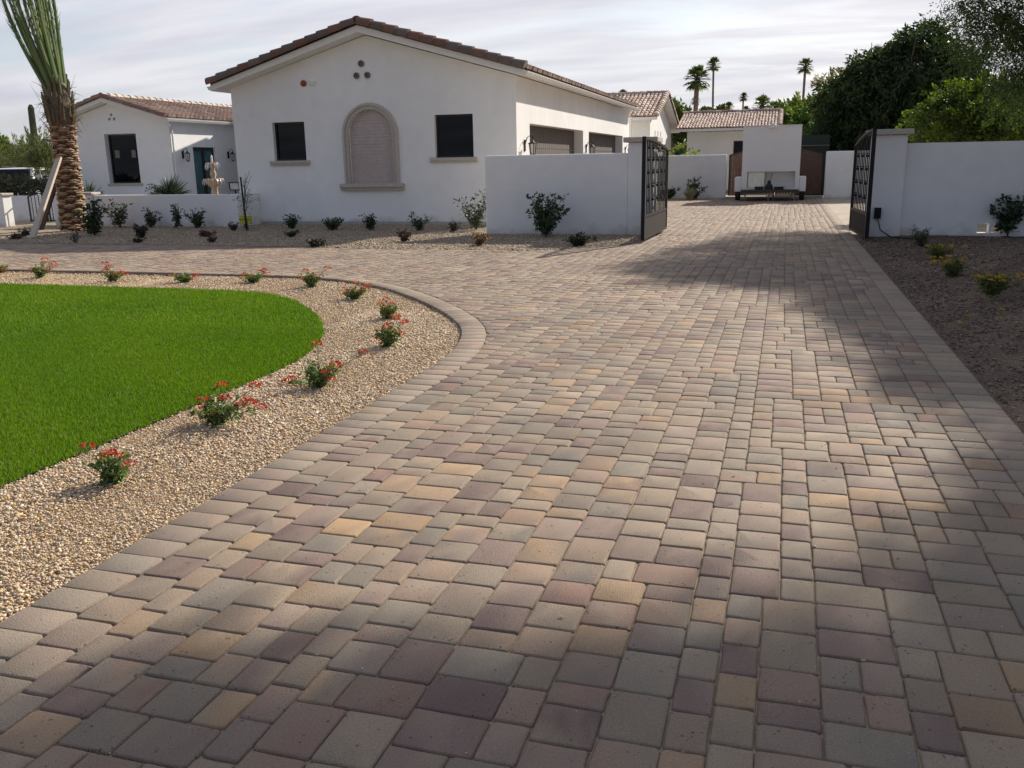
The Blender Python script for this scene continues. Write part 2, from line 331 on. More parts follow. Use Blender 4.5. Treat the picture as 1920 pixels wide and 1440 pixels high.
mb = MB(); mb.add([(-900, -200, -.16), (900, -200, -.16), (900, 1500, -.16), (-900, 1500, -.16)], [(0, 1, 2, 3)]); o = mb.build('ground', SOIL); o['kind'] = 'structure'
# sand under pavers
sheet('sand_bed', [(-32, 12.05), *map(tuple, isl[::-1][8:]), (1.45, -2), (1.45, 44.5), (-6.9, 44.5), (-6.9, 20.6), (-2.8, 20.6), *map(tuple, bed[::-1])], -.0115, SAND)
island_poly = [(-32, -2), *map(tuple, isl)]
sheet('gravel_bed', island_poly, -.052, GRAVEL)
sheet('planting_bed', [(-32, 24.5), *map(tuple, bed[:-1]), (-2.80, 20.6), (-2.8, 24.5)][::1], .006, BEDM)
sheet('turf', [(-32, -2), *map(tuple, lawn)], -.028, TURF)
def zr(x, y):
    x = np.asarray(x, float); y = np.asarray(y, float)
    e = np.clip((x - 1.45) / .8, 0, 1)
    return -.012 + e * (.95 * np.exp(-(((x - 4.3) / 1.25) ** 2 + ((y - 12.6) / 2.8) ** 2)) + .05 * np.sin(x * 2.1 + y) * np.cos(y * 1.3) * .6 + .03)
xs = np.concatenate([np.linspace(1.445, 8, 70), np.linspace(8.5, 30, 12)]); ys = np.linspace(-2, 20.9, 150)
XX, YY = np.meshgrid(xs, ys, indexing='ij'); ZZ = zr(XX, YY) + rng.normal(0, .004, XX.shape) * (XX > 1.5)
idx = np.arange(XX.size).reshape(XX.shape)
Fq = np.stack([idx[:-1, :-1], idx[1:, :-1], idx[1:, 1:], idx[:-1, 1:]], -1).reshape(-1, 4)
o = mesh_np('dirt_bed', np.stack([XX, YY, ZZ], -1).reshape(-1, 3), Fq, DIRT, smooth=True); o['kind'] = 'structure'
mb = MB(); mb.add([(1.45, 20.9, -.006), (12, 20.9, -.006), (12, 40.2, -.006), (1.45, 40.2, -.006)], [(0, 1, 2, 3)]); o = mb.build('concrete_pad', mat('dusty_concrete', (.36, .30, .235), .95, nscale=1.6, namt=.25, bump=.3, bscale=60)); o['kind'] = 'structure'
mb = MB(); mb.add([(-24, 24.5, .0), (-15.4, 24.5, 0), (-15.4, 34, 0), (-24, 34, 0)], [(0, 1, 2, 3)]); o = mb.build('courtyard_floor', CONC); o['kind'] = 'structure'
mb = MB(); mb.add([(-6.9, 38.7, .004), (-2.55, 38.7, .004), (-2.55, 40.5, .004), (-6.9, 40.5, .004)], [(0, 1, 2, 3)]); o = mb.build('rear_planting_bed', BEDM); o['kind'] = 'structure'

# ------------------------------------------------------------------ pavers
PCOL = [((.265, .225, .180), (.285, .235, .180), 12), ((.235, .208, .172), (.255, .215, .175), 10), ((.318, .230, .150), (.29, .22, .155), 4), ((.245, .190, .165), (.265, .220, .180), 9),
        ((.275, .205, .158), (.265, .22, .17), 7), ((.170, .122, .115), (.215, .165, .145), 9), ((.345, .245, .148), (.305, .232, .155), 2), ((.255, .170, .140), (.24, .19, .155), 3), ((.195, .180, .155), (.225, .205, .170), 5), ((.30, .25, .19), (.27, .225, .18), 6)]
PW = [c[2] for c in PCOL]
def pcol():
    c = rnd.choices(PCOL, PW)[0]; k = rnd.uniform(.86, 1.12); a, b = c[0], c[1]
    mean = (.255, .212, .168); a = tuple(x * .86 + y * .14 for x, y in zip(a, mean)); b = tuple(x * .86 + y * .14 for x, y in zip(b, mean))
    if rnd.random() < .42: b = rnd.choices(PCOL, PW)[0][0]
    w = (1.03 * k, .965 * k, .90 * k); return tuple(x * q for x, q in zip(a, w)), tuple(x * q for x, q in zip(b, w))
class Pav:
    def __init__(s): s.v = []; s.f = []; s.c = []; s.c2 = []
    def add(s, poly, detail, z=0.0, skirt=.03):
        cx = sum(p[0] for p in poly) / len(poly); cy = sum(p[1] for p in poly) / len(poly)
        rad = max(.03, min(math.dist(p, (cx, cy)) for p in poly))
        tx, ty = rnd.gauss(0, .006), rnd.gauss(0, .006); z += rnd.uniform(-.0015, .0015)
        rings = [(-.0, -skirt), (.0, -.0080), (.0032, -.0020), (.0075, 0)] if detail else [(0, -skirt), (.0, -.006), (.008, 0)]
        n = len(poly); o = len(s.v)
        for ins, dz in rings:
            k = 1 - ins / rad
            for (x, y) in poly:
                X_ = cx + (x - cx) * k; Y_ = cy + (y - cy) * k
                s.v.append((X_, Y_, z + dz + (X_ - cx) * tx + (Y_ - cy) * ty))
        m = len(rings); a, b = pcol()
        for r in range(m - 1):
            for i in range(n):
                s.f.append((o + r * n + i, o + r * n + (i + 1) % n, o + (r + 1) * n + (i + 1) % n, o + (r + 1) * n + i)); s.c.append(a); s.c2.append(b)
        s.f.append(tuple(o + (m - 1) * n + i for i in range(n))); s.c.append(a); s.c2.append(b)
def rrect(x0, x1, y0, y1, g, r, seg, j=0.0012):
    x0 += g; x1 -= g; y0 += g; y1 -= g; P = []
    if seg == 0: return [(x0, y0), (x1, y0), (x1, y1), (x0, y1)]
    for cx, cy, a0 in ((x1 - r, y0 + r, -90), (x1 - r, y1 - r, 0), (x0 + r, y1 - r, 90), (x0 + r, y0 + r, 180)):
        rr = r * rnd.uniform(.6, 1.5); 
        for k in range(seg + 1):
            a = R(a0 + 90 * k / seg); P.append((cx + rr * math.cos(a) + (r - rr) * (1 if cx > (x0 + x1) / 2 else -1) + rnd.gauss(0, j), cy + rr * math.sin(a) + (r - rr) * (1 if cy > (y0 + y1) / 2 else -1) + rnd.gauss(0, j)))
    # slightly wavy edges
    Q = []
    for i, p in enumerate(P):
        q = P[(i + 1) % len(P)]; Q.append(p)
        if math.dist(p, q) > .06: Q.append(((p[0] + q[0]) / 2 + rnd.gauss(0, j), (p[1] + q[1]) / 2 + rnd.gauss(0, j)))
    return Q
def clip(poly, p, n):
    out = []
    for i in range(len(poly)):
        a = poly[i]; b = poly[(i + 1) % len(poly)]
        da = (a[0] - p[0]) * n[0] + (a[1] - p[1]) * n[1]; db = (b[0] - p[0]) * n[0] + (b[1] - p[1]) * n[1]
        if da >= 0: out.append(a)
        if da * db < 0:
            t = da / (da - db); out.append((a[0] + (b[0] - a[0]) * t, a[1] + (b[1] - a[1]) * t))
    return out
def area(P): return abs(sum(P[i][0] * P[(i + 1) % len(P)][1] - P[(i + 1) % len(P)][0] * P[i][1] for i in range(len(P)))) / 2
pav = Pav(); X_IN = -2.465; U = (RX0 - X_IN) / 58
def tiling():
    nx = 58 + int(21.5 / U); x0 = RX0 - nx * U; top = int(41.8 / U); H_ = []; res = []
    for i in range(nx):
        x = x0 + i * U; H_.append(0 if x > X_IN - 1e-4 else (int(7.0 / U) if x > -5 else (int(9.5 / U) if x > -8 else int(12.7 / U))))
    H_ = np.array(H_)
    while True:
        i = int(np.argmin(H_)); m = H_[i]
        if m >= top: break
        g = 1
        while i + g < nx and H_[i + g] == m and g < 12: g += 1
        if i + g < nx and H_[i + g] == m: g = 12
        opts = [(w, h, q) for w, h, q in ((2, 3, 1.3), (3, 2, 1.6), (3, 3, 2.4), (3, 4, 1.2), (4, 3, 2.6)) if w <= g and g - w != 1]
        if not opts: w, h = g, 2
        else:
            def sc(w, h):
                k = 1.0
                if i > 0 and H_[i - 1] == m + h: k *= .3
                if i + w < nx and H_[i + w] == m + h: k *= .3
                return k
            w, h, _ = rnd.choices(opts, [q * sc(w, h) for w, h, q in opts])[0]
        H_[i:i + w] = m + h; a, b, c, d = x0 + i * U, x0 + (i + w) * U, -.6 + m * U, -.6 + (m + h) * U; mx, my = (a + b) / 2, (c + d) / 2
        if (mx < -6.85 and my > 18.4) or (-6.85 < mx < -2.66 and 18.4 < my < 21): continue
        res.append((a, b, c, d))
    return res
def near_clip(poly, path, side):
    """keep the part to the right (side=1) / left (-1) of travel of the path"""
    cx = sum(p[0] for p in poly) / len(poly); cy = sum(p[1] for p in poly) / len(poly)
    d = np.hypot(path[:, 0] - cx, path[:, 1] - cy); i = int(np.argmin(d)); i = min(max(i, 1), len(path) - 2)
    t = path[i + 1] - path[i - 1]; t = t / np.linalg.norm(t); n = (t[1] * side, -t[0] * side)
    s = (cx - path[i][0]) * n[0] + (cy - path[i][1]) * n[1]
    if d[i] > .3: return poly if s > 0 else []
    p = (path[i][0] + n[0] * .003, path[i][1] + n[1] * .003)
    return clip(poly, p, n)
def lay():
    for (a, b, c, d) in tiling():
        my = (c + d) / 2; mx = (a + b) / 2; det = my < 11 and mx > -9
        poly = rrect(a, b, c, d, .0022, .012, 3 if my < 6 else (2 if my < 11 else 1))
        if my > 16: poly = rrect(a, b, c, d, .003, .012, 1, .0005)
        if my < 12.8 and not (my < 6.2 and mx > X_IN): poly = near_clip(poly, isl_out, 1)
        if len(poly) > 2 and my > 15 and mx < -2.4 and my < 20.9: poly = near_clip(poly, bed_out, 1)
        if len(poly) < 3 or area(poly) < .0025: continue
        pav.add(poly, det)
lay()
def course(pathA, pathB, y_det=11):
    for i in range(len(pathA) - 1):
        A = [tuple(pathA[i]), tuple(pathB[i]), tuple(pathB[i + 1]), tuple(pathA[i + 1])]
        cx = sum(p[0] for p in A) / 4; cy = sum(p[1] for p in A) / 4
        if cx < -24: continue
        def L_(p, q, t): return (p[0] + (q[0] - p[0]) * t, p[1] + (q[1] - p[1]) * t)
        P = []
        for k in range(4):
            p0 = A[k - 1]; p1 = A[k]; p2 = A[(k + 1) % 4]; r = .011
            for q, s in ((p0, 1), (p2, 0)):
                ln = math.dist(p1, q); P.append(L_(p1, q, r / ln))
        k_ = .985; P = [(cx + (x - cx) * k_ + rnd.gauss(0, .0008), cy + (y - cy) * k_ + rnd.gauss(0, .0008)) for x, y in P]
        # orientation ccw
        s = sum(P[i][0] * P[(i + 1) % 8][1] - P[(i + 1) % 8][0] * P[i][1] for i in range(8))
        if s < 0: P = P[::-1]
        pav.add(P, cy < y_det, 0.001, .05)
        m_ = len(P) * (3 if cy < y_det else 2) + 1
        for arr in (pav.c, pav.c2):
            for q_ in range(len(arr) - m_, len(arr)): arr[q_] = tuple(.6 * u + .4 * v for u, v in zip(arr[q_], (.30, .25, .195)))
course(isl, isl_out); course(bed, bed_out)
ry = np.arange(-.6, 41.2, .182); course(np.stack([np.full_like(ry, RX0), ry], 1), np.stack([np.full_like(ry, RX1), ry], 1))
o = mesh_np('driveway', pav.v, pav.f, PAVER, cols=pav.c, cols2=pav.c2, smooth=True); o['kind'] = 'structure'
print('pavers faces', len(pav.f))

# ------------------------------------------------------------------ pebbles
_t = (1 + 5 ** .5) / 2
ICO = np.array([(-1, _t, 0), (1, _t, 0), (-1, -_t, 0), (1, -_t, 0), (0, -1, _t), (0, 1, _t), (0, -1, -_t), (0, 1, -_t), (_t, 0, -1), (_t, 0, 1), (-_t, 0, -1), (-_t, 0, 1)]); ICO /= np.linalg.norm(ICO[0])
ICF = np.array([(0, 11, 5), (0, 5, 1), (0, 1, 7), (0, 7, 10), (0, 10, 11), (1, 5, 9), (5, 11, 4), (11, 10, 2), (10, 7, 6), (7, 1, 8), (3, 9, 4), (3, 4, 2), (3, 2, 6), (3, 6, 8), (3, 8, 9), (4, 9, 5), (2, 4, 11), (6, 2, 10), (8, 6, 7), (9, 8, 1)])
def pebbles(name, P, size, cols, flat=.65, jitter=.18, label=None, cat=None, smooth=True):
    n = len(P); V = ICO[None] * (1 + rng.normal(0, jitter, (n, 12, 1)))
    s = np.stack([size * rng.uniform(.8, 1.35, n), size * rng.uniform(.65, 1.0, n), size * flat * rng.uniform(.7, 1.1, n)], 1); V = V * s[:, None, :]
    a = rng.uniform(0, 6.28, n); ca, sa = np.cos(a), np.sin(a); b = rng.normal(0, .35, n); cb_, sb = np.cos(b), np.sin(b)
    y2 = V[:, :, 1] * cb_[:, None] - V[:, :, 2] * sb[:, None]; z2 = V[:, :, 1] * sb[:, None] + V[:, :, 2] * cb_[:, None]
    x3 = V[:, :, 0] * ca[:, None] - y2 * sa[:, None]; y3 = V[:, :, 0] * sa[:, None] + y2 * ca[:, None]
    V = np.stack([x3, y3, z2], -1) + P[:, None, :]
    Fc = (ICF[None] + (np.arange(n) * 12)[:, None, None]).reshape(-1, 3)
    cols = np.asarray(cols); c = cols[rng.integers(0, len(cols), n)] * rng.uniform(.75, 1.2, (n, 1))
    o = mesh_np(name, V.reshape(-1, 3), Fc, STONEP, cols=np.repeat(c, 20, axis=0), smooth=smooth); o['kind'] = 'stuff'
    tag(o, label, cat); return o
GC = [(.56, .43, .28), (.62, .49, .34), (.50, .37, .24), (.63, .54, .41), (.44, .35, .26), (.57, .41, .23), (.54, .40, .29), (.36, .29, .22), (.68, .60, .46), (.60, .44, .29), (.62, .42, .18)]
def scatter_strip(n, xr, yr):
    return np.stack([rng.uniform(*xr, n), rng.uniform(*yr, n)], 1)
lawnpoly = [(-33, -2), *map(tuple, lawn)]
def island_pts(n, xr, yr):
    p = scatter_strip(n, xr, yr); return p[inpoly(p, island_poly) & ~inpoly(p, lawnpoly)]
pa = island_pts(80000, (-4.1, -2.7), (1.5, 5.5)); pb = island_pts(72000, (-4.6, -2.7), (5.5, 9.5)); pc = island_pts(80000, (-9, -2.7), (8.5, 12.3)); pd_ = island_pts(12000, (-16, -9), (10.6, 12.3))
pts = np.concatenate([pa, pb, pc, pd_]); n = len(pts); sz = rng.lognormal(math.log(.0054), .40, n) * (1 + .35 * (pts[:, 1] > 5.5) + .4 * (pts[:, 1] > 9))
sz = np.minimum(sz, .0125); m_ = (np.sin(pts[:, 0] * 3.1 + pts[:, 1] * 2.3) + np.sin(pts[:, 0] * 5 - pts[:, 1] * 1.7 + 1)) * .12; sz *= 1 + m_
pebbles('pebble_gravel', np.stack([pts[:, 0], pts[:, 1], -.048 + rng.uniform(0, .016, n) + sz * .3], 1), sz, GC, label='tan river pebble gravel between the green lawn and the paver edge', cat='gravel')
q = scatter_strip(26000, (-19, -2.9), (16.4, 20.3)); bp_ = [(-32, 24.5), *map(tuple, bed), (-2.80, 24.5)]; q = q[inpoly(q, bp_)]
q2 = scatter_strip(9000, (-19, -6.9), (20.3, 23.2)); q = np.concatenate([q, q2]); n = len(q); sz = rng.lognormal(math.log(.012), .35, n)
pebbles('bed_pebbles', np.stack([q[:, 0], q[:, 1], .008 + sz * .25], 1), sz, [(.38, .30, .21), (.46, .37, .26), (.30, .24, .18), (.50, .42, .31)], label='loose tan gravel under the shrubs along the white house', cat='gravel')
q = scatter_strip(52000, (1.47, 5.2), (3.5, 20)); q = q[rng.random(len(q)) < np.exp(-(q[:, 0] - 1.45) * .25)]; n = len(q); sz = rng.lognormal(math.log(.0062), .4, n) * (1 + .03 * q[:, 1])
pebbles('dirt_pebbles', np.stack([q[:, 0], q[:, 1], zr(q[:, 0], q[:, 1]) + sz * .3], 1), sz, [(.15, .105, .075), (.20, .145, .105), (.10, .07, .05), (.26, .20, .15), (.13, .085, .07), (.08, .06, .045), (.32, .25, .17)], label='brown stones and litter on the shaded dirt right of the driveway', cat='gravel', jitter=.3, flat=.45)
# sand and chips caught in paver joints
q = scatter_strip(1500, (-2.4, 1.4), (1.5, 9)); n = len(q); sz = rng.lognormal(math.log(.0016), .45, n)
pebbles('loose_chips', np.stack([q[:, 0], q[:, 1], np.full(n, .002)], 1), sz, GC, label='stray gravel chips scattered on the pavers', cat='gravel')

q = np.concatenate([scatter_strip(2600, (1.2, 4.6), (3, 20)), scatter_strip(110, (-1.5, 1.4), (2, 19))]); n = len(q); th = rng.uniform(0, 6.28, n); ll_ = rng.uniform(.012, .03, n); d_ = np.stack([np.cos(th), np.sin(th), rng.normal(0, .15, n)], 1); s_ = np.stack([-np.sin(th), np.cos(th), rng.normal(0, .3, n)], 1) * (ll_ * .22)[:, None]
b_ = np.stack([q[:, 0], q[:, 1], np.where(q[:, 0] > 1.5, zr(q[:, 0], q[:, 1]), 0) + .006], 1); V = np.stack([b_, b_ + d_ * ll_[:, None] * .5 + s_, b_ + d_ * ll_[:, None], b_ + d_ * ll_[:, None] * .5 - s_], 1).reshape(-1, 3)
c = np.array([(.30, .22, .10), (.38, .30, .16), (.20, .13, .07), (.24, .22, .10)])[rng.integers(0, 4, n)]; o = mesh_np('leaf_litter', V, np.arange(4 * n).reshape(-1, 4), STONEP, cols=c); tag(o, 'dry fallen leaflets scattered on the dirt and driveway edge at the right', 'leaf litter', kind='stuff')
# ------------------------------------------------------------------ grass
def blades(n, xr, yr, h=.032, w=.0028):
    p = scatter_strip(n, xr, yr); e = rng.normal(0, .012, (len(p), 2)); p = p[inpoly(p + e, lawnpoly)]; return p
g1 = blades(330000, (-7.5, -3.9), (1.5, 8.2)); g2 = blades(270000, (-13.5, -4.0), (5.5, 10.8)); g3 = blades(60000, (-20, -10), (1, 10.8))
P = np.concatenate([g1, g2, g3]); n = len(P); far = P[:, 1] > 6.5
hh = rng.uniform(.022, .042, n); ww = np.where(far, .0052, .0032) * rng.uniform(.7, 1.3, n)
a = rng.uniform(0, 6.28, n); la = rng.uniform(0, 6.28, n); lean = rng.uniform(0, .022, n)
base = np.stack([P[:, 0], P[:, 1], np.full(n, -.028)], 1); dx = np.stack([np.cos(a) * ww, np.sin(a) * ww, np.zeros(n)], 1)
tip = base + np.stack([np.cos(la) * lean, np.sin(la) * lean, hh], 1)
V = np.stack([base - dx, base + dx, tip], 1).reshape(-1, 3)
patch = .5 + .5 * np.sin(P[:, 0] * 1.3 + 2 * np.sin(P[:, 1] * 1.1)) * np.cos(P[:, 1] * 1.9 + P[:, 0])
c = np.stack([.112 + .035 * patch, .215 + .03 * patch, np.full(n, .012)], 1) * rng.uniform(.62, 1.28, (n, 1))
thin = rng.random(n) < .035; c[thin] = np.array([.26, .22, .09]) * rng.uniform(.6, 1.2, (thin.sum(), 1))
o = mesh_np('lawn_grass', V, np.arange(3 * n).reshape(-1, 3), GRASS, cols=c); tag(o, 'short bright green lawn grass with a rounded edge', 'grass', kind='stuff')
print('blades', n)

# ------------------------------------------------------------------ roof tiles
def half_tile(mb, p, U_, V_, N_, r, ln, col, seg=6, taper=.88, thick=.0):
    vs = []
    for k, (t, rr) in enumerate(((0, r), (ln, r * taper))):
        for j in range(seg + 1):
            an = math.pi * j / seg; vs.append(p + V_ * t + U_ * (math.cos(an) * rr) + N_ * (math.sin(an) * rr + (0.018 if k == 0 else 0)))
    s = seg + 1
    fs = [(j, j + 1, s + j + 1, s + j) for j in range(seg)] + [tuple(range(s))]
    mb.add(vs, fs, col)
def tile_field(name, P0, U_, V_, lu, lv, parent, cols, du=.27, dv=.37, seg=5, pan=(.16, .11, .085)):
    mb = MB(); P0 = Vector(P0); U_ = Vector(U_).normalized(); V_ = Vector(V_).normalized(); N_ = U_.cross(V_)
    if N_.z < 0: N_ = -N_
    nu = int(lu / du); du = lu / nu; nv = max(1, int(lv / dv)); dv = lv / nv
    mb.add([P0 + N_ * .01, P0 + U_ * lu + N_ * .01, P0 + U_ * lu + V_ * lv + N_ * .01, P0 + V_ * lv + N_ * .01], [(0, 1, 2, 3)], pan)
    for i in range(nu):
        for j in range(nv):
            p = P0 + U_ * (du * (i + .5) + rnd.gauss(0, .006)) + V_ * (dv * j + rnd.gauss(0, .008)) + N_ * .012
            c = jit(rnd.choice(cols), .15); half_tile(mb, p, U_, V_, N_, du * .42, dv * 1.1, c, seg)
            # concave pan between covers
            q = P0 + U_ * (du * (i + 1.0)) + V_ * (dv * j) + N_ * .02; c2 = jit(rnd.choice(cols), .15); c2 = tuple(x * .85 for x in c2)
            if i < nu - 1: mb.add([q - U_ * du * .2, q + U_ * du * .2, q + U_ * du * .2 + V_ * dv * 1.0 - N_ * .015, q - U_ * du * .2 + V_ * dv - N_ * .015], [(0, 1, 2, 3)], c2)
    return mb.build(name, TILE, parent, usecol=True, fix=False)
def ridge_row(mb, A, B, up, cols, r=.14, step=.36):
    A = Vector(A); B = Vector(B); V_ = (B - A).normalized(); up = Vector(up); U_ = V_.cross(up).normalized(); N_ = U_.cross(V_)
    n = max(1, round((B - A).length / step)); st = (B - A).length / n
    for i in range(n): half_tile(mb, A + V_ * (st * i), U_, V_, N_, r * rnd.uniform(.96, 1.05), st * 1.12, jit(rnd.choice(cols), .12), 8, .86)
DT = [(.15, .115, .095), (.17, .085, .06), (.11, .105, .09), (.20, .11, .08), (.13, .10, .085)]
LT = [(.46, .33, .27), (.54, .41, .34), (.38, .27, .22), (.58, .47, .40), (.34, .22, .18), (.48, .37, .30)]
MT = [(.30, .20, .15), (.36, .25, .19), (.25, .165, .13), (.40, .29, .23), (.28, .20, .16)]

def lantern(parent, p, d, s=1.0):
    """wall lantern: p wall point, d outward unit 2D; sub-parts under one 'wall_lantern'"""
    p = Vector(p); d = Vector((d[0], d[1], 0)); c = p + d * .2 * s
    mb = MB(); t = Vector((-d.y, d.x, 0))
    mb.obox(Matrix.Translation(p + d * .012 + Vector((0, 0, .02 * s))) @ Matrix.Rotation(math.atan2(d.y, d.x), 4, 'Z'), .024, .10 * s, .26 * s)
    pts = [p + Vector((0, 0, .05 * s)) + d * .02, p + d * .07 * s + Vector((0, 0, .20 * s)), p + d * .15 * s + Vector((0, 0, .25 * s)), c + d * .02 * s + Vector((0, 0, .20 * s)), c + Vector((0, 0, .15 * s))]
    mb.tube(pts, .012 * s, 6)
    mb.lathe([(.012 * s, .16 * s), (.02 * s, .14 * s), (.05 * s, .10 * s), (.11 * s, .07 * s), (.115 * s, .055 * s), (.02 * s, .06 * s)], c, 6)
    for k in range(6):
        a = math.pi / 3 * k; mb.bar(c + Vector((math.cos(a) * .09 * s, math.sin(a) * .09 * s, .06 * s)), c + Vector((math.cos(a) * .06 * s, math.sin(a) * .06 * s, -.19 * s)), .012 * s)
    mb.lathe([(.0, -.24 * s), (.02 * s, -.23 * s), (.035 * s, -.21 * s), (.068 * s, -.20 * s), (.068 * s, -.185 * s)], c, 6)
    o = mb.build('wall_lantern', BLACK, parent)
    g = MB(); g.lathe([(.055 * s, -.185 * s), (.085 * s, .055 * s)], c, 6); g.build('glass', LAMPG, o)
    return o
def window(parent, x0, x1, z0, z1, y, frame=.05, sill=True, mull=0, notes=False, glass=GLASS):
    fr = MB(); t = .06
    fr.box(x0, x0 + frame, y, y + t, z0, z1); fr.box(x1 - frame, x1, y, y + t, z0, z1); fr.box(x0 + frame, x1 - frame, y, y + t, z0, z0 + frame); fr.box(x0 + frame, x1 - frame, y, y + t, z1 - frame, z1)
    f = fr.build('window', FRAME, parent)
    g = MB(); g.box(x0 + frame, x1 - frame, y + .025, y + .035, z0 + frame, z1 - frame); g.build('pane', glass, f)
    return f
def sill_mb(x0, x1, y, z, h=.11, out=.10):
    mb = MB(); mb.prism([(y + .05, z), (y - out, z), (y - out, z - h * .5), (y - out * .75, z - h * .62), (y - out * .6, z - h), (y + .05, z - h)], 'x', x0, x1); return mb

# ------------------------------------------------------------------ main house
XL, XR, Y0, Y1 = -15.38, -6.86, 23.5, 41.6; XM = -11.08
mh = empty('main_house', (XM, Y0, 0), label='large white stucco house with a low gable, arched niche and two garage doors', cat='house')
def loc(o, root): o.matrix_parent_inverse = root.matrix_world.inverted(); return o
class Root:
    """parents a part built in world coordinates"""
    def __init__(s, root): s.r = root; root.matrix_basis = root.matrix_basis; bpy.context.view_layer.update(); s.inv = root.matrix_world.inverted()
def adopt(o, root):
    o.parent = root; o.matrix_parent_inverse = Matrix.Translation(-Vector(root.location)) if root.type == 'EMPTY' and root.rotation_euler.z == 0 else o.matrix_parent_inverse; return o
def part(mb, name, material, root, **k): return adopt(mb.build(name, material, None, **k), root)
EZ = 3.84; RZ = 5.04
body = MB().prism([(XL, -.1), (XR, -.1), (XR, EZ), (XM, RZ), (XL, EZ)], 'y', Y0, Y1).build('wall', STUCCO)
cut = []
W1 = (-14.12, -13.10, 1.80, 2.86); W2 = (-9.17, -8.07, 1.80, 2.92)
for w in (W1, W2): cut.append(MB().box(w[0], w[1], Y0 - .2, Y0 + .2, w[2], w[3]))
def arch_poly(x0, x1, z0, zs, n=20):
    c = (x0 + x1) / 2; r = (x1 - x0) / 2; return [(x0, z0), (x1, z0)] + [(c + r * math.cos(math.pi * k / n), zs + r * math.sin(math.pi * k / n)) for k in range(n + 1)]
AX0, AX1 = -11.73, -10.40; AZS = 2.46
cut.append(MB().prism(arch_poly(AX0, AX1, 1.12, AZS), 'y', Y0 - .2, Y0 + .12))
GD = [(24.8, 31.8), (32.75, 39.9)]
for a, b in GD: cut.append(MB().box(XR - .34, XR + .2, a, b, -.3, 2.68))
VP = [(-11.23, 4.32), (-11.385, 4.015), (-11.06, 4.015)]
for vx, vz in VP:
    cut.append(MB().prism([(vx + .062 * math.cos(t * math.pi / 8), vz + .062 * math.sin(t * math.pi / 8)) for t in range(16)], 'y', Y0 - .2, Y0 + .3))
carve(body, cut, .022); adopt(body, mh)
o = MB().box(XL - .012, XR + .012, Y0 - .014, Y0 + .1, -.1, .085).build('foundation_strip', FOUND); adopt(o, mh)
for i, w in enumerate((W1, W2)):
    adopt(window(None, w[0], w[1], w[2], w[3], Y0 + .13), mh); part(sill_mb(w[0] - .13, w[1] + .10, Y0, w[2], .14, .09), 'sill', STONE, mh, bevel=.008)
for vx, vz in VP:
    mb = MB(); n = 16
    for r0, r1, y0, y1 in ((.058, .085, Y0 - .05, Y0 + .02),):
        vs = []; 
        for y in (y0, y1):
            for r in (r0, r1):
                for k in range(n): vs.append((vx + r * math.cos(2 * math.pi * k / n), y, vz + r * math.sin(2 * math.pi * k / n)))
        fs = []
        for k in range(n):
            k2 = (k + 1) % n; fs += [(k, k2, n + k2, n + k), (n + k, n + k2, 3 * n + k2, 3 * n + k), (k, 2 * n + k, 2 * n + k2, k2), (2 * n + k, 3 * n + k, 3 * n + k2, 2 * n + k2)]
        mb.add(vs, fs)
    part(mb, 'vent_pipe', mat('vent_clay', (.20, .17, .15), .85, nscale=10, namt=.2), mh)
# arched surround (moulded), panel and sill
def ring_arch(x0, x1, z0, zs, w, y0, y1):
    inner = arch_poly(x0, x1, z0, zs, 24)[1:]; inner = inner + [(x0, z0)]
    outer = arch_poly(x0 - w, x1 + w, z0, zs, 24)[1:]; outer = outer + [(x0 - w, z0)]
    n = len(inner); vs = [(p[0], y, p[1]) for y in (y0, y1) for ring in (inner, outer) for p in ring]
    fs = []
    for k in range(n - 1):
        fs += [(k, k + 1, n + k + 1, n + k), (2 * n + k, 3 * n + k, 3 * n + k + 1, 2 * n + k + 1), (k, 2 * n + k, 2 * n + k + 1, k + 1), (n + k, n + k + 1, 3 * n + k + 1, 3 * n + k)]
    fs += [(0, n, 3 * n, 2 * n), (n - 1, 3 * n - 1, 4 * n - 1, 2 * n - 1)]
    return MB().add(vs, fs)
mb = ring_arch(AX0, AX1, 1.14, AZS, .10, Y0 - .045, Y0 + .02); m2 = ring_arch(AX0 - .10, AX1 + .10, 1.14, AZS, .07, Y0 - .085, Y0 + .02); m3 = ring_arch(AX0 + .001, AX1 - .001, 1.14, AZS, .03, Y0 - .062, Y0 - .046)
mb.add(m2.v, m2.f); mb.add(m3.v, m3.f)
surround = part(mb, 'arch_surround', STONE, mh, bevel=.006)
pan = MB(); n = 44; cx = (AX0 + AX1) / 2; rr = (AX1 - AX0) / 2; zz = np.linspace(1.12, AZS + rr - .01, n + 1)
for i in range(n):
    z0, z1 = zz[i], zz[i + 1]; zt = z1
    hw = rr if zt <= AZS else math.sqrt(max(rr * rr - (zt - AZS) ** 2, 1e-4))
    pan.box(cx - hw, cx + hw, Y0 + .075 + (i % 2) * .012, Y0 + .13, z0 + .002, z1)
part(pan, 'panel', SHUT, mh)
mb = sill_mb(AX0 - .30, AX1 + .28, Y0, 1.14, .20, .17); part(mb, 'arch_sill', STONE, mh, bevel=.01)
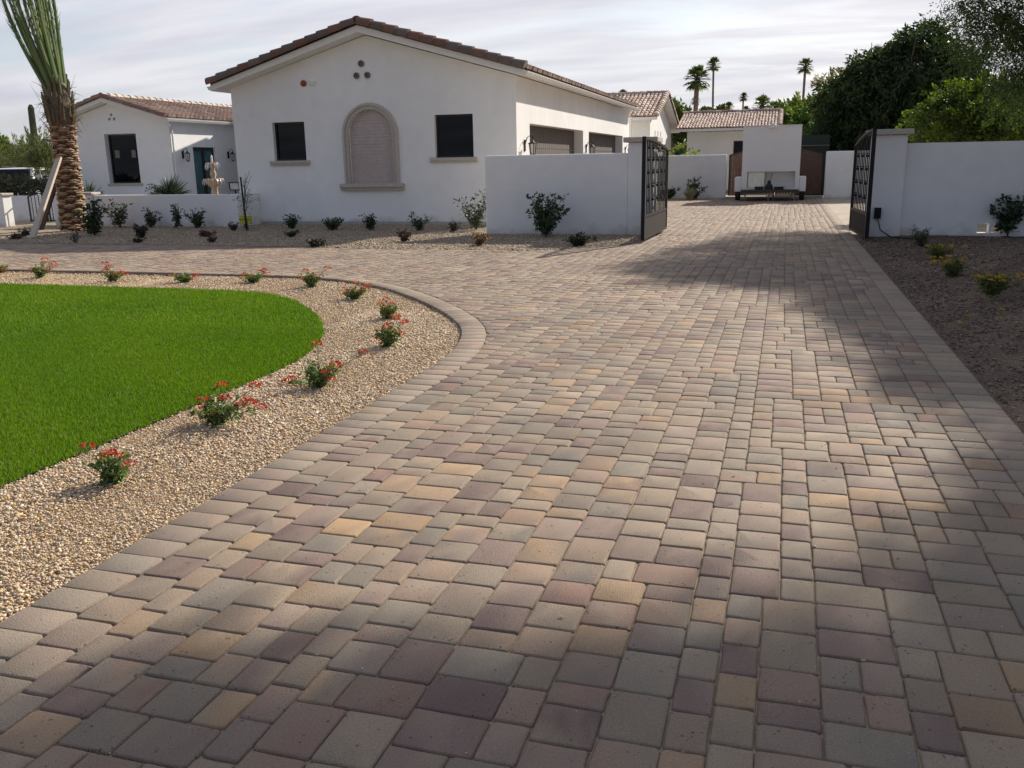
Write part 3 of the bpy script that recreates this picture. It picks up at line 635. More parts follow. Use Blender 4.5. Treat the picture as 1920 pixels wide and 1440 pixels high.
# alarm bell and box
mb = MB(); p = Vector((-13.02, Y0, 3.88)); prof = [(0, 0), (.085, 0), (.085, .05), (.06, .085), (0, .09)]
vs = []; n = 16
for r, h in prof:
    for k in range(n): vs.append((p.x + r * math.cos(2 * math.pi * k / n), Y0 - h, p.z + r * math.sin(2 * math.pi * k / n)))
fs = [(i * n + j, i * n + (j + 1) % n, (i + 1) * n + (j + 1) % n, (i + 1) * n + j) for i in range(len(prof) - 1) for j in range(n)]
mb.add(vs, fs); part(mb, 'alarm_bell', RED, mh, smooth=True)
mb = MB(); mb.box(-12.86, -12.78, Y0 - .05, Y0, 3.84, 3.93); mb.box(-12.76, -12.66, Y0 - .08, Y0, 3.83, 3.92); part(mb, 'junction_box', TRIMW, mh, bevel=.006)
# garage doors
for a, b in GD:
    mb = MB(); nP = 4; h = 2.68 / nP
    for k in range(nP):
        mb.box(XR - .36, XR - .33, a, b, k * h + .006, (k + 1) * h - .006)
        npn = 28
        for q in range(npn):
            y = a + (b - a) * q / npn; mb.box(XR - .33, XR - .322, y + .012, y + (b - a) / npn - .012, k * h + .03, (k + 1) * h - .03)
    mb.box(XR - .40, XR - .36, a, b, 0, 2.68)
    part(mb, 'garage_door', DOORM, mh)
for y in (24.25, 32.28, 40.55): adopt(lantern(None, (XR, y, 2.06), (1, 0), 1.15), mh)
# roof
sl_ = (RZ - EZ) / (XR - XM); OH = .34; YF = Y0 - .48; YB = Y1 + .3
def rz_(x): return RZ - abs(x - XM) * sl_
mb = MB(); eL = XL - OH; eR = XR + OH; th = .17
prof = [(eL, rz_(eL) + .02), (XM, RZ + .02), (eR, rz_(eR) + .02), (eR, rz_(eR) + th + .02), (XM, RZ + th + .03), (eL, rz_(eL) + th + .02)]
roof = part(mb.prism(prof, 'y', YF, YB), 'roof', TRIMW, mh, bevel=.015)
for sgn, ex in ((1, eR), (-1, eL)):
    P0 = Vector((ex + .05 * sgn, YF + .08, rz_(ex) + th + .02)); V_ = Vector((-sgn, 0, sl_)); ln = math.hypot(XM - ex, RZ - rz_(ex)) + .05
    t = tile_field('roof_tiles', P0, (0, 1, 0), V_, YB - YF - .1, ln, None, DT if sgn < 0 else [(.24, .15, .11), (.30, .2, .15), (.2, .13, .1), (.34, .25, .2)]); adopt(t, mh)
rk = MB()
for sgn, ex in ((1, eR), (-1, eL)):
    A = Vector((ex + .05 * sgn, YF + .03, rz_(ex) + th + .05)); B = Vector((XM + .06 * sgn, YF + .03, RZ + th + .08))
    ridge_row(rk, A, B, (0, -.35, 1), DT, .165, .37)
ridge_row(rk, (XM, YF + .0, RZ + th + .07), (XM, YB, RZ + th + .07), (0, 0, 1), DT, .17)
adopt(rk.build('rake_tiles', TILE, None, usecol=True, fix=False), mh)
for sgn, ex in ((1, eR), (-1, eL)):
    mb = MB(); z = rz_(ex) + th - .02; x0 = ex; x1 = ex + .11 * sgn
    mb.prism([(x0, z - .10), (x0 + .07 * sgn, z - .10), (x1, z - .03), (x1 + .01 * sgn, z), (x0, z)], 'y', YF + .02, YB); part(mb, 'gutter', TRIMW, mh)
mb = MB(); mb.tube([(eR + .04, YB - .1, 3.9), (eR - .05, YB - .1, 3.7), (XR + .05, YB - .1, 3.55), (XR + .05, YB - .1, .1)], .04, 8); part(mb, 'downspout', TRIMW, mh)

# ------------------------------------------------------------------ rear wing (gable towards the drive)
rw = empty('rear_wing', (-6.3, 48, 0), label='white gabled wing with three slit windows behind the garages', cat='house')
yA, yM, yB = 44.2, 47.7, 52.6; zA, zM, zB = 3.62, 4.72, 3.28
b_ = MB().prism([(yA, -.1), (yB, -.1), (yB, zB), (yM, zM), (yA, zA)], 'x', -16, -6.3).build('wall', STUCCO)
sl3 = [(45.9, 46.15), (46.95, 47.2), (48.0, 48.25)]
carve(b_, [MB().box(-6.5, -6.1, a, b, 2.1, 3.05) for a, b in sl3], .02); adopt(b_, rw)
for a, b in sl3: part(MB().box(-6.5, -6.45, a + .01, b - .01, 2.11, 3.04), 'window', GLASS, rw)
s1 = (zM - zA) / (yM - yA); s2 = (zM - zB) / (yB - yM); ea, eb = yA - .5, yB + .6; za = zA - .5 * s1; zb = zB - .6 * s2
part(MB().prism([(ea, za + .02), (yM, zM + .02), (eb, zb + .02), (eb, zb + .16), (yM, zM + .17), (ea, za + .16)], 'x', -16, -5.9), 'roof', TRIMW, rw)
adopt(tile_field('roof_tiles', (-16, ea - .04, za + .17), (1, 0, 0), (0, 1, s1), 10.05, math.hypot(yM - ea, zM - za), None, LT, du=.2, dv=.36, seg=4), rw)
adopt(tile_field('roof_tiles', (-16, eb + .04, zb + .17), (1, 0, 0), (0, -1, s2), 10.05, math.hypot(eb - yM, zM - zb), None, LT, du=.2, dv=.36, seg=4), rw)
rk = MB(); ridge_row(rk, (-5.95, ea, za + .2), (-5.95, yM, zM + .22), (.3, 0, 1), LT, .14); ridge_row(rk, (-5.95, eb, zb + .2), (-5.95, yM, zM + .22), (.3, 0, 1), LT, .14); ridge_row(rk, (-16, yM, zM + .2), (-5.9, yM, zM + .2), (0, 0, 1), LT, .14)
adopt(rk.build('rake_tiles', TILE, None, usecol=True, fix=False), rw)

# ------------------------------------------------------------------ rear house
rh = empty('rear_house', (-3, 52, 0), label='low white house with a pinkish tiled roof behind the rear courtyard wall', cat='house')
b_ = MB().box(-5.35, -.62, 52, 60, -.1, 3.12).build('wall', STUCCO); carve(b_, [MB().box(-2.83, -1.4, 51.8, 52.2, 1.0, 2.6)], .02); adopt(b_, rh)
adopt(window(None, -2.83, -1.4, 1.0, 2.6, 52.1, .06), rh)
ry0 = 51.4; rs = .245; zr0 = 3.13
part(MB().prism([(ry0, zr0), (55.2, zr0 + 3.8 * rs), (59, zr0), (59, zr0 + .14), (55.2, zr0 + .15 + 3.8 * rs), (ry0, zr0 + .14)], 'x', -5.9, -.40), 'roof', TRIMW, rh)
adopt(tile_field('roof_tiles', (-5.92, ry0 - .04, zr0 + .15), (1, 0, 0), (0, 1, rs), 5.5, math.hypot(3.8, 3.8 * rs), None, LT, du=.165, dv=.40, seg=4), rh)
adopt(tile_field('roof_tiles', (-5.92, 59.04, zr0 + .15), (1, 0, 0), (0, -1, rs), 5.5, math.hypot(3.8, 3.8 * rs), None, LT, du=.165, dv=.40, seg=4), rh)
rk = MB(); ridge_row(rk, (-5.95, 55.2, zr0 + .2 + 3.8 * rs), (-.38, 55.2, zr0 + .2 + 3.8 * rs), (0, 0, 1), LT, .13); ridge_row(rk, (-.42, ry0, zr0 + .18), (-.42, 55.2, zr0 + .18 + 3.8 * rs), (.3, 0, 1), LT, .12)
adopt(rk.build('ridge_tiles', TILE, None, usecol=True, fix=False), rh)

# ------------------------------------------------------------------ left house (guest house)
LX, LY = -20.95, 28.0
gh = empty('guest_house', (-23, LY, 0), label='small white stucco guest house with a tall window and brown tiled gable roof', cat='house')
LXL = -25.5; LM = -23.35; LE = 3.28; LR = 3.96; ls = (LR - LE) / (LX - LM)
b_ = MB().prism([(LXL, -.1), (LX, -.1), (LX, LE), (LM, LR), (LXL, LR - (LM - LXL) * ls)], 'y', LY, 36).build('wall', STUCCO)
GW = (-23.69, -22.40, 1.15, 2.86)
DY = (29.25, 30.62)
carve(b_, [MB().box(GW[0] - .05, GW[1] + .02, LY - .2, LY + .22, GW[2], GW[3] + .03), MB().box(LX - .16, LX + .2, DY[0], DY[1], -.05, 2.40)] + [MB().prism([(LM + .02 + dx + .06 * math.cos(t * math.pi / 6), 3.44 + dz + .06 * math.sin(t * math.pi / 6)) for t in range(12)], 'y', LY - .2, LY + .2) for dx, dz in ((0, .11), (-.1, -.03), (.11, -.03))], .02); adopt(b_, gh)
w_ = window(None, GW[0], GW[1], GW[2], GW[3], LY + .15, .05); adopt(w_, gh)
for xa, xb in ((-23.50, -23.30), (-22.78, -22.60)): MB().box(xa, xb, LY + .168, LY + .172, 2.05, 2.32).build('sticker', mat('paper_note', (.16, .15, .11), .6), w_)
part(sill_mb(GW[0] - .12, GW[1] + .1, LY, GW[2], .09, .06), 'sill', STONE, gh)
# door (double, curtained)
mb = MB(); x = LX - .12
for y0, y1 in ((DY[0] + .02, DY[0] + .69), (DY[0] + .70, DY[1] - .02)):
    mb.box(x, x + .05, y0, y0 + .08, 0, 2.38); mb.box(x, x + .05, y1 - .08, y1, 0, 2.38); mb.box(x, x + .05, y0 + .08, y1 - .08, 2.26, 2.38); mb.box(x, x + .05, y0 + .08, y1 - .08, 0, .14)
d_ = part(mb, 'door', FRAME, gh)
MB().box(x + .015, x + .03, DY[0] + .1, DY[1] - .1, .14, 2.26).build('pane', TEAL, d_)
for y in (28.62, 31.45): adopt(lantern(None, (LX, y, 2.10), (1, 0), 1.0), gh)
lo = .20; e1 = LX + lo; e0 = LXL - lo
def lz(x): return LR - abs(x - LM) * ls
part(MB().prism([(e0, lz(e0) + .02), (LM, LR + .02), (e1, lz(e1) + .02), (e1, lz(e1) + .15), (LM, LR + .16), (e0, lz(e0) + .15)], 'y', LY - .4, 36.3), 'roof', TRIMW, gh)
adopt(tile_field('roof_tiles', (e1 + .04, LY - .35, lz(e1) + .15), (0, 1, 0), (-1, 0, ls), 8.6, math.hypot(e1 - LM, LR - lz(e1)), None, MT, du=.25, dv=.33), gh)
adopt(tile_field('roof_tiles', (e0 - .04, LY - .35, lz(e0) + .15), (0, 1, 0), (1, 0, ls), 8.6, math.hypot(e0 - LM, LR - lz(e0)), None, MT, du=.25, dv=.33), gh)
rk = MB(); BT = [(.22, .13, .10), (.26, .17, .13), (.19, .12, .10)]
ridge_row(rk, (e1 + .03, LY - .37, lz(e1) + .17), (LM, LY - .37, LR + .2), (0, -.3, 1), BT, .125, .36); ridge_row(rk, (e0, LY - .37, lz(e0) + .17), (LM, LY - .37, LR + .2), (0, -.3, 1), BT, .125, .36)
ridge_row(rk, (LM, LY - .38, LR + .19), (LM, 36.3, LR + .19), (0, 0, 1), [(.5, .42, .35), (.42, .33, .27)], .13, .36)
adopt(rk.build('rake_tiles', TILE, None, usecol=True, fix=False), gh)
z = lz(e1) + .12; part(MB().prism([(e1, z - .10), (e1 + .07, z - .10), (e1 + .11, z - .02), (e1, z)], 'y', LY - .38, 36.3), 'gutter', TRIMW, gh)
part(MB().tube([(e1 + .04, LY - .28, z - .06), (e1 - .02, LY - .22, z - .2), (LX + .05, LY + .08, z - .38), (LX + .05, LY + .08, .1)], .036, 8), 'downspout', TRIMW, gh)
part(MB().tube([(-24.5, 29, 3.5), (-24.5, 29, 4.12)], .03, 8).tube([(-24.5, 29, 4.12), (-24.5, 29, 4.2)], .045, 8), 'roof_pipe', mat('lead_pipe', (.2, .2, .2), .6), gh)
# connecting entry block behind the courtyard
eb_ = empty('entry_wing', (-18, 32.4, 0), label='plain white wing closing the entry courtyard behind the fountain', cat='house')
part(MB().prism([(LX + .02, -.1), (-15.4, -.1), (-15.4, 3.35), (-18.2, 3.9), (LX + .02, 3.3)], 'y', 32.4, 40), 'wall', STUCCO, eb_)
part(MB().prism([(LX + .45, 3.45), (-18.2, 3.95), (-15.4, 3.40), (-15.4, 3.54), (-18.2, 4.1), (LX + .45, 3.58)], 'y', 32.0, 40), 'roof', TRIMW, eb_)
rk = MB(); ridge_row(rk, (LX + .5, 32.05, 3.6), (-18.2, 32.05, 4.12), (0, -.3, 1), MT, .13); ridge_row(rk, (-15.45, 32.05, 3.56), (-18.2, 32.05, 4.12), (0, -.3, 1), MT, .13); adopt(rk.build('rake_tiles', TILE, None, usecol=True, fix=False), eb_)
part(MB().tube([(-18.9, 32.3, 3.9), (-18.9, 32.3, 4.75)], .03, 8), 'roof_pipe', TRIMW, eb_)

EP = [(30.6, -.1), (30.6, 4.08), (33.2, 4.76), (34.25, 4.48), (34.25, -.1)]  # unseen block, profile shaped to cast the gable shadow on the guest house
ep = empty('shadow_gable', (-18.4, 33, 0), label='unseen white gabled block behind the large house, shaped to shade the guest house', cat='house')
part(MB().prism(EP, 'x', -19.62, -17.2), 'wall', STUCCO, ep)

# ------------------------------------------------------------------ site walls
def wallthing(name, label, mb, bevel=.035, cat='wall', group=None):
    o = mb.build(name, STUCCO, None, bevel=bevel); return tag(o, label, cat, group)
wallthing('front_wall', 'tall white stucco wall joining the left gate pier to the house front', MB().box(-6.71, -3.36, 20.3, 20.52, -.1, 1.80))
wallthing('boundary_wall', 'long white wall in shade right of the right gate pier', MB().box(2.335, 3.80, 20.42, 20.64, -.1, 1.88).box(3.80, 4.28, 20.42, 20.64, -.1, .02).box(3.80, 4.28, 20.42, 20.64, .27, 1.88).box(4.28, 16, 20.42, 20.64, -.1, 1.88), 0.0)
o = MB().box(3.79, 4.29, 20.40, 20.66, .0, .075).build('vent_block', STUCCO, None); tag(o, 'white block sill of the low drainage opening in the right wall', 'block')
MB().box(4.02, 4.06, 20.42, 20.64, .07, .27).build('divider', STUCCO, o)
wallthing('courtyard_wall', 'low white wall in front of the fountain courtyard', MB().prism([(-19.6, 22.35), (-14.72, 22.35), (-14.72, 23.5), (-14.92, 23.5), (-14.92, 22.55), (-19.6, 22.55)], 'z', -.1, .91), .02)
wallthing('rear_wall', 'white wall behind the left gate, left of the brown wooden gates', MB().box(-6.3, -2.46, 40.5, 40.72, -.1, 1.83), .05)
wallthing('rear_wall', 'white wall right of the brown wooden gates behind the right pier', MB().box(1.55, 12, 40.1, 40.32, -.1, 1.88), .05)
def pier(x0, x1, y0, y1, h, label, capw=.09, group=None, caph=.11):
    t = empty('gate_pier', ((x0 + x1) / 2, y0, 0), label=label, cat='pier', group=group)
    part(MB().box(x0, x1, y0, y1, -.1, h), 'post', STUCCO, t, bevel=.02)
    part(MB().box(x0 - capw, x1 + capw, y0 - capw, y1 + capw, h, h + caph), 'cap', STONE, t, bevel=.015); return t
pier(-3.355, -2.80, 20.26, 20.95, 2.02, 'white left gate pier with a stone cap beside the open gate', .10)
pier(1.68, 2.33, 20.26, 20.95, 2.05, 'white right gate pier with a stone cap and gate motor', .10)
# left small garden gate with piers
pier(-21.05, -19.62, 22.3, 22.6, .93, 'low white stub wall with a stone cap behind the palm trunk', .05, caph=.07)
pier(-27, -22.62, 22.0, 22.35, .93, 'low capped white wall left of the small garden gate', .05, caph=.07)
mb = MB(); gx0, gx1, gy = -22.55, -21.12, 22.9
wallthing('planter_wall', 'low white wall under the hedge seen through the small garden gate', MB().box(-30, -21.6, 25.3, 25.5, -.1, .82), .02)
def garden_gate():
    t = empty('garden_gate', (gx0, gy, 0), label='small black metal garden gate between low white walls by the palm', cat='gate')
    xm = (gx0 + gx1) / 2
    for x0, x1 in ((gx0, xm - .03), (xm + .03, gx1)):
        mb = MB(); mb.bar((x0 + .02, gy, .1), (x0 + .02, gy, .86), .04); mb.bar((x1 - .02, gy, .1), (x1 - .02, gy, .90), .04)
        mb.bar((x0, gy, .14), (x1, gy, .14), .04); n = 5; a = (x0 < xm - .1)
        tops = []
        for k in range(n + 1):
            x = x0 + (x1 - x0) * k / n; z = .98 - .12 * ((x - xm) / (xm - gx0)) ** 2; tops.append((x, gy, z)); mb.bar((x, gy, .14), (x, gy, z), .018)
        for k in range(n): mb.bar(tops[k], tops[k + 1], .035)
        part(mb, 'leaf', BLACK, t)
    mb = MB(); mb.box(xm - .11, xm + .02, gy - .04, gy + .03, .70, .80); part(mb, 'lock', BLACK, t)
garden_gate()
# big driveway gates
def drive_gate(A, B, zA_, zB_, label, seed):
    """A near free end, B far hinge end (x,y); arched top"""
    r = random.Random(seed); A = Vector((A[0], A[1], 0)); B = Vector((B[0], B[1], 0)); t = empty('driveway_gate', (B.x, B.y, 0), label=label, cat='gate', group='open driveway gates')
    L_ = (B - A).length; D = (B - A).normalized()
    def pt(s, z): return A + D * s + Vector((0, 0, z))
    def top(s): u = s / L_; return zA_ - (zA_ - zB_) * u ** 1.9
    mb = MB(); mb.bar(pt(0, .05), pt(0, top(0) + .03), .075, .075); mb.bar(pt(L_, .08), pt(L_, top(L_)), .06, .06)
    n = 14
    for k in range(n): mb.bar(pt(L_ * k / n, top(L_ * k / n)), pt(L_ * (k + 1) / n + .01, top(L_ * (k + 1) / n)), .05, .05)
    mb.bar(pt(0, .52), pt(L_, .52), .05, .05); mb.bar(pt(0, .08), pt(L_, .08), .05, .05); part(mb, 'frame', BLACK, t)
    mb = MB(); c = (pt(.04, 0) + pt(L_ - .03, 0)) / 2; mb.obox(Matrix.Translation(c + Vector((0, 0, .30))) @ Matrix.Rotation(math.atan2(D.y, D.x), 4, 'Z'), L_ - .07, .03, .40); part(mb, 'kick_panel', BRONZE, t)
    nb = max(8, int(L_ / .20)); zz_ = [.78, 1.06, 1.34, 1.60, 1.84]
    for k in range(1, nb):
        s = L_ * k / nb; mb = MB(); z1 = top(s); w = .02; kk = k % 4
        # gently waisted baluster
        pts = [pt(s, .52)]
        z = .52
        while z < z1 - .05:
            z += .14; pts.append(pt(s + (.005 * math.sin(z * 5 + kk * 1.6)), min(z, z1)))
        pts[-1] = pt(s, z1)
        for i in range(len(pts) - 1): mb.bar(pts[i], pts[i + 1], w)
        for j, zk in enumerate(zz_):
            if (k * 7 + j * 3) % 3 == 0 and zk < z1 - .05:
                q = pt(s, zk + (.04 if k % 3 == 0 else 0)); mb.obox(Matrix.Translation(q), .05, .05, .05); mb.obox(Matrix.Translation(q + Vector((0, 0, .05))), .034, .034, .02)
        part(mb, 'baluster', BLACK, t)
    return t
lg = drive_gate((-2.72, 18.35), (-2.66, 21.55), 2.06, 1.86, 'open black metal left driveway gate beside the left pier', 1)
part(MB().bar((-2.68, 20.2, .0), (-2.68, 20.2, .12), .03), 'drop_rod', BLACK, lg)
rg = drive_gate((1.60, 19.18), (1.44, 21.5), 2.13, 1.86, 'open black metal right driveway gate in front of the right pier', 2)
t = tag(MB().box(1.80, 1.93, 20.16, 20.26, .38, .60).build('gate_motor', BLACK, None, bevel=.01), 'small black gate motor box at the foot of the right pier', 'motor')
MB().tube([(1.87, 20.2, .4), (1.93, 20.1, .15), (2.1, 19.75, .04), (2.35, 19.4, .04), (2.7, 19.3, .03)], .012, 6).build('cable', BLACK, t)
# rear wooden gates
for x0, x1, lab in ((-2.38, -.44, 'brown wooden left leaf of the rear gates behind the trailer'), (-.40, 1.50, 'brown wooden right leaf of the rear gates behind the trailer')):
    t = empty('wooden_gate', (x0 if x0 < -1 else x1, 41, 0), label=lab, cat='gate', group='rear wooden gates'); xm = -.42
    def tz(x): return 2.10 - .34 * ((x - xm) / 1.95) ** 2
    n = 15; mb = MB()
    for k in range(n):
        a = x0 + (x1 - x0) * k / n; b = x0 + (x1 - x0) * (k + 1) / n - .006; mb.prism([(a, .13), (b, .13), (b, tz(b)), (a, tz(a))], 'y', 41 + (k % 2) * .003, 41.04)
    part(mb, 'boards', WOODG, t)
    mb = MB(); mb.bar((x0 + .02, 40.99, .08), (x0 + .02, 40.99, tz(x0) + .03), .05); mb.bar((x1 - .02, 40.99, .08), (x1 - .02, 40.99, tz(x1) + .03), .05); mb.bar((x0, 40.99, .1), (x1, 40.99, .1), .05)
    for k in range(n): a = x0 + (x1 - x0) * k / n; b = x0 + (x1 - x0) * (k + 1) / n; mb.bar((a, 40.99, tz(a) + .02), (b, 40.99, tz(b) + .02), .05)
    part(mb, 'frame', FRAME, t)
o = MB().box(-2.46, 1.55, 40.6, 41.6, -.05, .05).build('gate_sill', CONC, None); tag(o, 'pale concrete threshold strip under the rear wooden gates', 'threshold')

# ------------------------------------------------------------------ trailer
ty = 38.0
tr = empty('white_trailer', (-.6, ty, 0), label='tall white box trailer with open hatch and low fenders in the rear courtyard', cat='trailer')
tb = MB().box(-1.70, .52, ty, ty + 3.0 - .6, .42, 2.86).build('body', WHITEP); carve(tb, [MB().box(-1.48, .36, ty - .2, ty + .55, .50, 1.12), MB().box(-1.46, -.80, ty + .5, ty + 2.6, .55, 1.10)], .015); adopt(tb, tr)
for x0, x1 in ((-1.96, -1.703), (.523, .78)):
    part(MB().box(x0, x1, ty + .02, ty + 1.3, .34, .92), 'fender', WHITEP, tr, bevel=.03)
    c = (x0 + x1) / 2; w = MB(); n = 20
    w.prism([(ty + .32 + .27 * math.cos(2 * math.pi * k / n), .275 + .27 * math.sin(2 * math.pi * k / n)) for k in range(n)], 'x', c - .10, c + .10); wo = part(w, 'wheel', RUBBER, tr, bevel=.03)
    MB().prism([(ty + .32 + .15 * math.cos(2 * math.pi * k / n), .275 + .15 * math.sin(2 * math.pi * k / n)) for k in range(n)], 'x', c - .104, c + .104).build('rim', mat('wheel_rim', (.4, .4, .4), .4, metal=.5), wo)
mb = MB().box(-1.66, .46, ty - .75, ty, .33, .43); 
part(mb, 'tailboard', DARKW, tr, bevel=.01)
for x, y in ((-1.52, -.65), (-.62, -.68), (-.45, -.1), (.22, -.2), (.36, -.62)): part(MB().bar((x, ty + y, 0), (x + .03, ty + y, .33), .05), 'support_leg', mat('grey_steel', (.16, .13, .11), .6), tr)
part(MB().box(-1.45, -.81, ty + .10, ty + .14, .51, 1.11), 'bright_opening_panel', mat('sunlit_opening_tint', (.88, .87, .76), .8, nscale=9, namt=.12), tr)  # added panel, its pale colour stands in for the bright sunlit opening
part(MB().prism([(-.78, 2.80), (-.40, 2.80), (-.46, 2.90), (-.54, 2.95), (-.64, 2.95), (-.72, 2.90)], 'y', ty - .14, ty + .06), 'hatch_light', TRIMW, tr, bevel=.01)
part(MB().box(-1.72, .54, ty - .02, ty + 2.42, 2.863, 2.90), 'roof_trim', WHITEP, tr)
o = MB().box(-1.15, -.83, ty - .5, ty - .15, .432, .53).box(-1.17, -.81, ty - .52, ty - .13, .53, .55).build('black_box', RUBBER, None, bevel=.01); tag(o, 'low black box on the trailer tailboard, left of the hand pump', 'box')
o = empty('hand_pump', (-.60, ty - .35, .43), label='black pump with a tall lever on the trailer tailboard', cat='pump')
part(MB().box(-.79, -.46, ty - .5, ty - .2, .432, .56).lathe([(.14, .56), (.12, .62), (.07, .66), (.07, .74), (.04, .78), (.0, .79)], (-.61, ty - .35, 0), 12), 'base', RUBBER, o)
part(MB().tube([(-.60, ty - .35, .74), (-.57, ty - .35, .86), (-.50, ty - .35, 1.08)], .012, 6), 'lever', RUBBER, o)
o = MB().box(-.42, -.06, ty - .5, ty - .12, .432, .52).box(-.42, -.02, ty - .52, ty - .12, .52, .54).build('black_tray', RUBBER, None, bevel=.01); tag(o, 'flat black tray on the trailer tailboard, right of the hand pump', 'tray')

# ------------------------------------------------------------------ foliage tools
def leaves(C_, D, ln, wd, fold=.25):
    """C_ base points, D unit dirs; returns V,F of folded diamond leaves"""
    n = len(C_); D = D / np.linalg.norm(D, axis=1)[:, None]; r = rng.normal(0, 1, (n, 3)); S = np.cross(D, r); S /= np.linalg.norm(S, axis=1)[:, None] + 1e-9; Nn = np.cross(D, S)
    ln = np.broadcast_to(ln, n)[:, None] * rng.uniform(.7, 1.25, (n, 1)); wd = np.broadcast_to(wd, n)[:, None] * rng.uniform(.8, 1.2, (n, 1))
    m = C_ + D * ln * .5 + Nn * wd * fold
    V = np.stack([C_, m + S * wd, C_ + D * ln - Nn * wd * fold, m - S * wd], 1).reshape(-1, 3)
    b = np.arange(n)[:, None] * 4; Fc = np.concatenate([b + [0, 1, 2], b + [0, 2, 3]], 0); return V, Fc
def colvar(cols, n, k=.25):
    cols = np.asarray(cols); c = cols[rng.integers(0, len(cols), n)] * rng.uniform(1 - k, 1 + k, (n, 1)); return np.concatenate([c, c], 0)
def shrub(name, label, cat, p, h, w, cols, nstem=7, lpers=60, ll=.055, lw=.016, group=None, material=None, bare=.25, seed=0, lean=(0, 0), flowers=None, spread=1.0, z=0.0):
    global rng
    keep = rng; rng = np.random.default_rng(seed + 1000); r = random.Random(seed)
    t = empty(name, (p[0], p[1], z), 0, label, cat, group); st = MB(); CL = []; DL = []; tips = []
    for i in range(nstem):
        a = 2.4 * i + r.uniform(-.5, .5); q = r.uniform(.1, 1) ** .7; hh = h * r.uniform(.6, 1.0) * (1 - .25 * q); dx = math.cos(a) * w * .5 * q * spread + lean[0]; dy = math.sin(a) * w * .5 * q * spread + lean[1]
        pts = []; k = 7
        for j in range(k + 1):
            u = j / k; pts.append(Vector((dx * u ** 1.2 + r.gauss(0, .012) * (j > 0), dy * u ** 1.2 + r.gauss(0, .012) * (j > 0), hh * u ** .85)))
        st.tube(pts, [.0035 + .007 * h * (1 - j / k) for j in range(k + 1)], 5, cap=False); tips.append(pts[-1])
        br = [(pts[int(k * u)], pts[min(int(k * u) + 1, k)], u) for u in np.linspace(bare, 1, 6)]
        for a_, b_, u in br:
            for s in range(2):
                d = Vector((r.gauss(0, 1), r.gauss(0, 1), r.uniform(.1, 1.0))).normalized() * w * .22 * r.uniform(.5, 1.1); e = a_ + d
                st.tube([a_, e], [.003, .0015], 4, cap=False)
                m = lpers // 12 + 1
                for q2 in range(m):
                    f = r.uniform(.1, 1.05); CL.append(a_ + (e - a_) * f + Vector((r.gauss(0, .012), r.gauss(0, .012), r.gauss(0, .012))) * (1 + h)); DL.append(Vector((r.gauss(0, 1) + d.x * 4, r.gauss(0, 1) + d.y * 4, r.gauss(.25, .8))))
    st.build('stem', TWIG, t, fix=False)
    V, Fc = leaves(np.array(CL), np.array(DL), ll, lw); mesh_np('foliage', V, Fc, material or DLEAF, t, cols=colvar(cols, len(CL)))
    if flowers: flowers(t, tips, r)
    rng = keep; return t
OLE = [(.035, .06, .028), (.05, .085, .035), (.028, .045, .024), (.065, .10, .045)]
DKR = [(.035, .028, .022), (.05, .035, .028), (.03, .035, .02)]
SH = 'young shrubs in the gravel bed'
